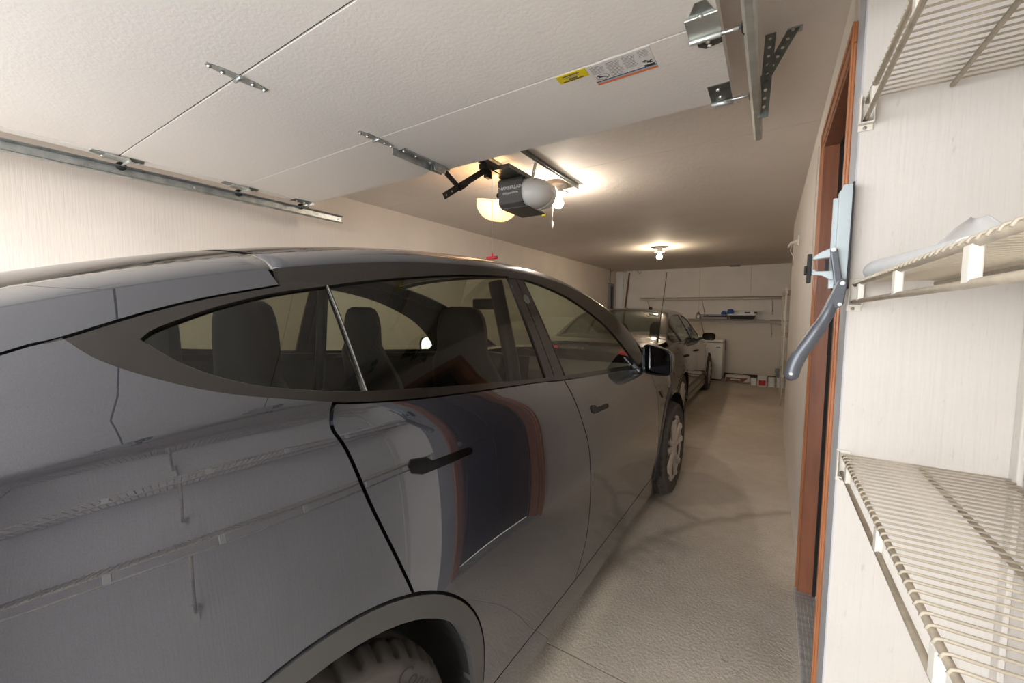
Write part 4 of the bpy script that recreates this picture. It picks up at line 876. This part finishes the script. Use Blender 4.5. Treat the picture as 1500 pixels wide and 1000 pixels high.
# ------------------------------------------------------------------ wire shelves in the alcove
def rod_y(y0, y1, x, z, r, n=8): return MB().tube([(x, y0, z), (x, y1, z)], r, n)
def wire_shelf(z, label, y0=-.38, y1=1.436, x0=.189, x1=.498):
    t = thing('wire_shelf', ((x0+x1)/2, (y0+y1)/2, z-.05), label, 'shelf', 'wire shelves in the alcove')
    mesh_obj('front_rail', rod_y(y0, y1, x0, z-.006, .0055), 'shelf_wire', t)
    mesh_obj('lip_rail', rod_y(y0, y1, x0-.002, z-.052, .0055), 'shelf_wire', t)
    mesh_obj('back_rail', rod_y(y0, y1, x1-.004, z-.006, .004), 'shelf_wire', t)
    mesh_obj('support_bar', rod_y(y0, y1, .346, z-.008, .0055), 'shelf_wire', t)
    w0 = None; n = int((y1-y0-.01)/.0254)
    for k in range(n+1):
        y = y1-.006-k*.0254
        if w0 is None: w0 = mesh_obj('wire', MB().tube([(x0-.0062, y, z-.006), (x0-.003, y, z+.0005), (x0+.003, y, z+.0022), (x0+.02, y, z+.0018), (x1, y, z+.0018)], .0022, 6), 'shelf_wire', t)
        else: c = share(w0, t, loc=w0.location+Vector((0, -k*.0254, 0)))
    for y in (1.345, .985, .665, .35, .03, -.29): 
        mesh_obj('lip_clip', MB().box(x0-.007, x0+.005, y-.011, y+.011, z-.054, z-.008), 'shelf_clip', t, bevel=.002)
    eb = mesh_obj('end_bracket', MB().box(x0-.016, x0+.016, y1+.002, y1+.008, z-.078, z+.012).box(x0-.016, x0-.012, y1-.016, y1+.002, z-.062, z+.010).box(x0+.012, x0+.016, y1-.016, y1+.002, z-.062, z-.006).box(x0-.016, x0+.016, y1-.016, y1+.002, z-.064, z-.060), 'shelf_clip', t, bevel=.002)
    mesh_obj('screw', MB().lathe((x0-.002, y1+.002, z-.071), (0, -1, 0), [(.0045, 0), (.004, .002), (0, .0025)], 10), 'screw', eb)
    for y in (.25,):
        br = mesh_obj('brace', MB().tube([(x0, y, z-.05), (x1-.004, y, z-.34)], .006, 8), 'shelf_wire', t); mesh_obj('brace_foot', bx(x1-.002, x1+.010, y-.012, y+.012, z-.38, z-.31), 'shelf_clip', t)
    for y in np.arange(-.2, 1.4, .4): mesh_obj('wall_clip', bx(x1-.006, x1+.010, y-.01, y+.01, z-.02, z+.008), 'shelf_clip', t)
    return t
wire_shelf(1.012, 'lowest cream wire shelf in the alcove, below the shelf holding white plastic')
wire_shelf(1.492, 'middle cream wire shelf in the alcove with white plastic lying on it')
wire_shelf(1.972, 'topmost cream wire shelf in the alcove, seen from beneath')
# white moulded plastic piece and clear sheet on the middle shelf
pz = 1.4975
rows = []
for t in np.linspace(0, 1, 16):
    k = min(1, .35+.65*math.sin(min(1, t/.12)*math.pi/2)); y = 1.405-.46*t; wd = (.026-.006*t)*k; h = (.046-.012*t)*k; x = .212+.05*t
    rows.append([(x+wd*math.cos(a), y, pz+h/2+h/2*math.sin(a)) for a in np.linspace(0, 2*math.pi, 17)])
mbw = MB().grid(rows); mbw.add(rows[0][:-1], [tuple(range(16))]); mbw.add(rows[-1][:-1], [tuple(range(16))])
tag(mesh_obj('plastic_trough', mbw, 'white_plastic', solid=.0), 'glossy white rounded plastic trough lying on the middle wire shelf', 'plastic trough')
xs_ = np.linspace(-1, 1, 12); rows = []
for t in np.linspace(0, 1, 8):
    rows.append([(.345+.085*u*(1-t**1.5*.86)-.01*t, 1.22-.03*t-.02*u*u, pz+.004+.098*t) for u in xs_])
tag(mesh_obj('plastic_sheet', MB().grid(rows), 'film', solid=.001), 'translucent pointed plastic sheet standing on the middle wire shelf', 'plastic sheet')

# ------------------------------------------------------------------ pivot arm mechanism on the corner strip
lv = thing('lever_bracket', (.15, 1.44, 1.5), 'blue grey metal plate with dark pivoting lever arm on the wall corner', 'lever')
mesh_obj('plate', MB().prism([(.140, 1.475), (.140, 1.735), (.147, 1.742), (.147, 1.752), (.170, 1.752), (.166, 1.475)], lambda a, b, d: (a, d, b), 1.405, 1.438), 'plate_blue', lv, bevel=.002)
mesh_obj('plate_flange', MB().box(.130, .141, 1.425, 1.438, 1.478, 1.722), 'plate_blue', lv)
mesh_obj('plate_edge', MB().box(.167, .171, 1.40, 1.441, 1.475, 1.756), 'black_metal', lv)
LY = 1.40
ln = MB().prism([(.126, 1.580), (.134, 1.588), (.142, 1.580), (.157, 1.49), (.153, 1.478), (.140, 1.482)], lambda a, b, d: (a, d, b), LY-.012, LY)
mesh_obj('link', ln, 'arm_grey', lv, bevel=.003)
def fin(x, z, r=.006, dy=.013): mesh_obj('pin', MB().lathe((x, LY-dy, z), (0, -1, 0), [(r, 0), (r, .001), (r*.6, .0025), (0, .003)], 14), 'print_white', lv)
arm_pts = [(.150, LY-.006, 1.475), (.128, LY-.010, 1.405), (.100, LY-.012, 1.345), (.076, LY-.014, 1.30), (.062, LY-.014, 1.265), (.055, LY-.014, 1.232)]
arm = mesh_obj('lever_arm', MB().tube(smooth_line(arm_pts, 5)+[(.0535, LY-.014, 1.223), (.053, LY-.014, 1.216)], [.012]*4+[.015]*4+[.018]*8+[.019]*10+[.0145, .004], 14), 'arm_grey', lv)
mesh_obj('gusset', MB().prism([(.146, 1.497), (.154, 1.503), (.164, 1.497), (.166, 1.485), (.160, 1.430), (.152, 1.423), (.138, 1.420), (.112, 1.375), (.106, 1.385)], lambda a, b, d: (a, d, b), LY-.020, LY+.002), 'arm_grey', lv, bevel=.003)
fin(.1335, 1.579); fin(.1555, 1.488, .006, .0205); fin(.1525, 1.432, .005, .0205); mesh_obj('pin', MB().lathe((.054, LY-.033, 1.238), (0, -1, 0), [(.005, 0), (.004, .002), (0, .003)], 12), 'print_white', lv)
mesh_obj('upper_prong', MB().prism([(.134, 1.588), (.110, 1.578), (.088, 1.562), (.088, 1.556), (.128, 1.560)], lambda a, b, d: (a, d, b), LY+.002, LY+.012), 'plate_blue', lv, bevel=.002)
mesh_obj('lower_prong', MB().prism([(.138, 1.500), (.128, 1.502), (.112, 1.512), (.088, 1.514), (.088, 1.530), (.096, 1.530), (.098, 1.524), (.136, 1.524)], lambda a, b, d: (a, d, b), LY+.002, LY+.012), 'plate_blue', lv, bevel=.002)
mesh_obj('grip_pad', MB().box(.078, .088, LY-.006, LY+.016, 1.492, 1.572).box(.072, .078, LY-.002, LY+.010, 1.515, 1.540), 'black', lv, bevel=.002)
mesh_obj('stop', MB().box(.118, .126, LY+.001, LY+.010, 1.524, 1.556), 'black', lv)

# ------------------------------------------------------------------ wall bits on the right wall
hk = thing('wall_hook', (XR, 4.476, 2.0), 'cream cord hook fixed high on the cream wall', 'hook')
mesh_obj('plate', MB().prism([(4.34, 2.10), (4.50, 2.075), (4.36, 2.01)], lambda a, b, d: (d, a, b), XR-.012, XR), 'shelf_clip', hk, bevel=.002)
mesh_obj('prong', MB().tube([(XR-.005, 4.42, 2.06), (XR-.05, 4.5, 2.055), (XR-.065, 4.56, 2.03), (XR-.05, 4.6, 2.045)], .014, 8), 'shelf_clip', hk)
mesh_obj('cord_loop', MB().tube([(XR-.05, 4.5, 2.05), (XR-.055, 4.56, 1.99), (XR-.03, 4.53, 1.93), (XR-.03, 4.6, 1.86)], .004, 6), 'cord', hk)
tag(mesh_obj('bell_wire', MB().tube([(XR-.004, 2.74, 2.3), (XR-.004, 2.80, 2.0), (XR-.004, 2.79, 1.8), (XR-.004, 2.72, 1.66)], .002, 5), 'cord'), 'thin wire running down the wall beside the brown casing', 'wire')

# ------------------------------------------------------------------ back of the garage
def back_shelf(z, label, x0=-2.62, x1=.17):
    t = thing('wall_shelf', ((x0+x1)/2, YB-.16, z-.3), label, 'shelf', 'wire shelves on the back wall')
    mesh_obj('front_rail', MB().tube([(x0, YB-.31, z), (x1, YB-.31, z)], .007, 6), 'shelf_wire', t); mesh_obj('lip_rail', MB().tube([(x0, YB-.312, z-.055), (x1, YB-.312, z-.055)], .006, 6), 'shelf_wire', t)
    mesh_obj('back_rail', MB().tube([(x0, YB-.03, z), (x1, YB-.03, z)], .006, 6), 'shelf_wire', t); mesh_obj('support_bar', MB().tube([(x0, YB-.17, z-.006), (x1, YB-.17, z-.006)], .005, 6), 'shelf_wire', t)
    mb = MB()
    for x in np.arange(x0, x1, .0254): mb.bar((x, YB-.314, z+.004), (x, YB-.02, z+.004), .005, .005)
    o = mesh_obj('deck_wires', mb, 'shelf_wire', t); o['kind'] = 'stuff'
    for x in (-2.45, -1.285, 0.0):
        b = mesh_obj('bracket', MB().tube([(x, YB-.31, z-.05), (x+.02, YB-.02, z-.31)], .008, 6).box(x+.008, x+.032, YB-.03, YB-.014, z-.37, z-.27), 'shelf_wire', t)
    return t
back_shelf(1.765, 'upper empty wire shelf on the back wall'); back_shelf(1.289, 'lower wire shelf on the back wall holding trays')
sz = 1.289+.0075
def single(name, mb, mat, label, cat, group=None, **kw): return tag(mesh_obj(name, mb, mat, **kw), label, cat, group)
t = thing('metal_tray', (-1.08, 9.76, sz), 'flat grey metal tray on the lower back shelf', 'tray'); mesh_obj('tray', MB().box(-1.28, -.78, 9.66, 9.88, sz, sz+.05), 'tray_grey', t, bevel=.01); mesh_obj('insert', MB().box(-1.25, -.82, 9.68, 9.86, sz+.05, sz+.075), 'black', t); mesh_obj('rack', MB().box(-1.30, -.80, 9.67, 9.87, sz+.085, sz+.10).box(-1.2, -1.17, 9.7, 9.85, sz+.075, sz+.085).box(-.9, -.87, 9.7, 9.85, sz+.075, sz+.085), 'tray_grey', t)
t = thing('shelf_jar', (-1.36, 9.74, sz), 'small steel jar beside the grey tray', 'jar'); mesh_obj('jar_body', MB().lathe((-1.36, 9.74, sz), (0, 0, 1), [(.045, 0), (.055, .03), (.05, .09), (.035, .1)], 16), 'galv_light', t); mesh_obj('lid', MB().lathe((-1.36, 9.74, sz+.1), (0, 0, 1), [(.038, 0), (.038, .02), (.02, .03), (.02, .05), (0, .055)], 16), 'tray_grey', t)
single('foam_scrap', MB().obox((-1.50, 9.74, sz+.025), .1, .08, .05), 'foam', 'small white foam scrap beside the steel jar', 'foam', bevel=.01)
t = thing('storage_tub', (-.52, 9.75, sz), 'dark tub with a white rim on the lower back shelf', 'tub'); mesh_obj('tub', MB().prism([(-.72, sz), (-.31, sz), (-.27, sz+.085), (-.76, sz+.085)], lambda a, b, d: (a, d, b), 9.64, 9.88), 'black', t, bevel=.01); mesh_obj('rim', MB().box(-.78, -.27, 9.63, 9.89, sz+.085, sz+.115), 'foam', t, bevel=.006)
t = thing('white_box', (-.38, 9.76, sz+.115), 'low white printed box on the dark tub', 'box'); mesh_obj('carton', MB().box(-.56, -.22, 9.66, 9.87, sz+.115, sz+.165), 'white', t); mesh_obj('print', MB().box(-.47, -.37, 9.657, 9.66, sz+.125, sz+.155).box(-.30, -.24, 9.657, 9.66, sz+.12, sz+.16), 'print_dark', t)
single('foam_board', MB().obox((-.40, 9.75, sz+.19), .50, .2, .03, Quaternion((0, 1, 0), .03)), 'foam', 'white foam board lying on top of the box', 'foam board', bevel=.004)
single('blue_cloth', MB().lathe((-.735, 9.72, sz+.115), (0, 0, 1), [(.06, 0), (.065, .04), (.05, .09), (.03, .1), (0, .1)], 10), 'blue_plastic', 'blue plastic bag bundled beside the foam board', 'bag')
single('blue_scrap', MB().lathe((-.86, 9.72, sz+.10), (0, 0, 1), [(.05, 0), (.055, .03), (.03, .07), (0, .075)], 8), 'blue_plastic', 'small blue bundle on the end of the grey tray', 'bag')
# chest freezer
fz = thing('chest_freezer', (-1.18, 9.62, 0), 'white chest freezer against the back wall', 'freezer')
mesh_obj('cabinet', bx(-1.56, -.82, 9.41, 9.92, .03, .80), 'porcelain', fz, bevel=.015); mesh_obj('lid', bx(-1.565, -.815, 9.40, 9.92, .81, .87), 'porcelain', fz, bevel=.02); mesh_obj('seal', bx(-1.55, -.83, 9.42, 9.91, .80, .81), 'grey_plastic', fz)
mesh_obj('badge', bx(-.94, -.87, 9.405, 9.411, .70, .72), 'grey_plastic', fz); mesh_obj('base', bx(-1.54, -.84, 9.44, 9.9, 0, .03), 'black', fz); mesh_obj('hinge', bx(-.85, -.815, 9.88, 9.93, .62, .82), 'black', fz)
# bag and cans
def bag(x0, x1, y, d, h):
    t = thing('cement_bag', ((x0+x1)/2, y, 0), 'lying white and brown paper bag of dry mix by the cans', 'bag'); rows = []
    for a in np.linspace(0, 2*math.pi, 25):
        rows.append([(x, y+d/2*math.copysign(abs(math.cos(a))**.7, math.cos(a))*(.8+.2*math.sin(math.pi*u)**.5), h/2+h/2*math.copysign(abs(math.sin(a))**.7, math.sin(a))*(.75+.25*math.sin(math.pi*u)**.5)*(1+.06*math.sin(9*u))) for u, x in zip(np.linspace(0, 1, 14), np.linspace(x0, x1, 14))])
    mb = MB().grid(rows); mb.add([r_[0] for r_ in rows[:-1]], [tuple(range(24))]); mb.add([r_[-1] for r_ in rows[:-1]], [tuple(range(24))]); mesh_obj('sack', mb, 'bag_white', t)
    mesh_obj('print_band', MB().prism([(x0+.015, .03), (x0+.02, .115), (x1-.10, .115), (x1-.03, .12), (x1-.12, .03)], lambda a, b, d_: (a, d_, b), y-d/2-.004, y-d/2+.01), 'bag_brown', t)
    mb = MB()
    xx = x0+.10
    for w in (.02, .018, .024, .016, .02, .022, .018): mb.box(xx, xx+w, y-d/2-.006, y-d/2-.003, .062, .092); xx += w+.006
    mesh_obj('print_marks', mb, 'bag_white', t)
bag(-.745, -.305, 9.40, .24, .17)
def can(x, y, r, h, mat, label, band=None, lid='galv', cat='can', taper=1.0, name='paint_can'):
    t = thing(name, (x, y, 0), label, cat, 'cans along the back wall'); mesh_obj('can_body', MB().lathe((x, y, 0), (0, 0, 1), [(r*taper, 0), (r*taper, .004), (r, h-.006), (r*1.03, h-.004), (r*1.03, h), (r*.9, h), (r*.88, h-.008), (0, h-.008)], 28), mat, t)
    if band:
        z0, z1 = band[1:]; a0, a1 = -2.3, -.9
        mesh_obj('paper_label', MB().grid([[(x+r*1.012*math.cos(a), y+r*1.012*math.sin(a), z) for a in np.linspace(a0, a1, 12)] for z in (z0, z1)]), band[0], t)
    mesh_obj('handle', MB().tube([(x-r*1.05, y, h*.8), (x-r*1.1, y-.02, h*.55), (x, y-r*1.12, h*.42), (x+r*1.1, y-.02, h*.55), (x+r*1.05, y, h*.8)], .002, 5), 'galv', t)
can(-.24, 9.26, .052, .14, 'white', 'small plain white tub between the bag and the red label can', taper=.85, name='plastic_tub', cat='tub')
can(-.09, 9.24, .085, .215, 'porcelain', 'white paint can with a red label', ('can_red', .02, .12))
can(.063, 9.25, .058, .185, 'porcelain', 'plain white paint can beside the red label can')
can(.215, 9.24, .078, .19, 'white', 'wide white tub behind the shelving poles', taper=.9, name='plastic_tub', cat='tub')
t = thing('grey_bucket', (.165, 9.25, .19), 'small grey ribbed container stacked on the white tub', 'container', 'cans along the back wall'); mesh_obj('bucket', MB().lathe((.165, 9.25, .19), (0, 0, 1), [(.045, 0), (.05, .05), (.055, .055), (.05, .06), (.055, .11), (.06, .115), (.055, .12), (.06, .165), (.05, .17), (0, .17)], 20), 'grey_plastic', t)
# pole shelving in the niche
ps = thing('pole_shelving', (.33, 8.4, 0), 'white wire shelving on poles standing in the niche by the back wall', 'shelving')
for x, y in ((.178, 7.35), (.178, 8.45), (.178, 9.5)): mesh_obj('pole', MB().tube([(x, y, 0), (x, y, 1.83)], .011, 8), 'shelf_clip', ps)
for z in (.50, 1.05, 1.29, 1.77):
    mb = MB().tube([(.178, 7.3, z), (.178, 9.55, z)], .006, 6).tube([(XN-.015, 7.3, z), (XN-.015, 9.55, z)], .006, 6).tube([(.178, 7.3, z-.05), (.178, 9.55, z-.05)], .005, 6)
    for y in np.arange(7.3, 9.56, .0254): mb.bar((.176, y, z+.004), (XN, y, z+.004), .004, .004)
    o = mesh_obj('shelf_deck', mb, 'shelf_wire', ps)
    mesh_obj('pole_clamp', MB().box(.165, .20, 7.33, 7.37, z-.06, z+.02), 'shelf_clip', ps)
# back left corner
eb = thing('electrical_panel', (XL+.03, 9.55, 1.3), 'grey electrical panel on the wall in the corner', 'panel'); mesh_obj('box', bx(XL, XL+.05, 9.33, 9.66, 1.32, 2.12), 'tray_grey', eb, bevel=.004); mesh_obj('breaker_strip', bx(XL+.05, XL+.056, 9.44, 9.55, 1.4, 2.05), 'black', eb); mesh_obj('conduit', MB().tube([(XL+.02, 9.45, 2.12), (XL+.02, 9.45, CE)], .012, 8), 'galv', eb); mesh_obj('knockout', MB().lathe((XL+.03, 9.40, 2.22), (1, -.3, 0), [(.03, -.02), (.03, .02), (0, .025)], 12), 'galv_light', eb)
single('white_plank', MB().bar((-3.15, 9.885, 2.36), (-3.17, 9.78, 0.02), .10, .022, (0, 1, 0)), 'white', 'white painted plank leaning in the back corner', 'plank')
single('brown_plank', MB().bar((-2.965, 9.895, 2.40), (-3.14, 9.70, .02), .035, .02, (0, 1, 0)), 'brown_wood', 'brown wooden stick leaning beside the white plank', 'plank')
for x, y, lb in ((-3.15, 9.0, 'screw hook in the ceiling above the electrical panel'), (-2.95, 9.35, 'screw hook in the ceiling near the leaning white plank'), (-2.72, 9.75, 'screw hook in the ceiling right of the brown stick')):
    single('ceiling_hook', MB().tube([(x, y, CE), (x, y, CE-.05), (x+.03, y, CE-.085), (x+.065, y, CE-.075), (x+.075, y, CE-.045)], .005, 6), 'galv_dark', lb, 'hook', 'screw hooks in the ceiling')
single('ceiling_vent', bx(-.79, -.60, 9.62, 9.86, CE-.022, CE), 'tray_grey', 'small grey vent cover on the ceiling near the back wall', 'vent', bevel=.004)
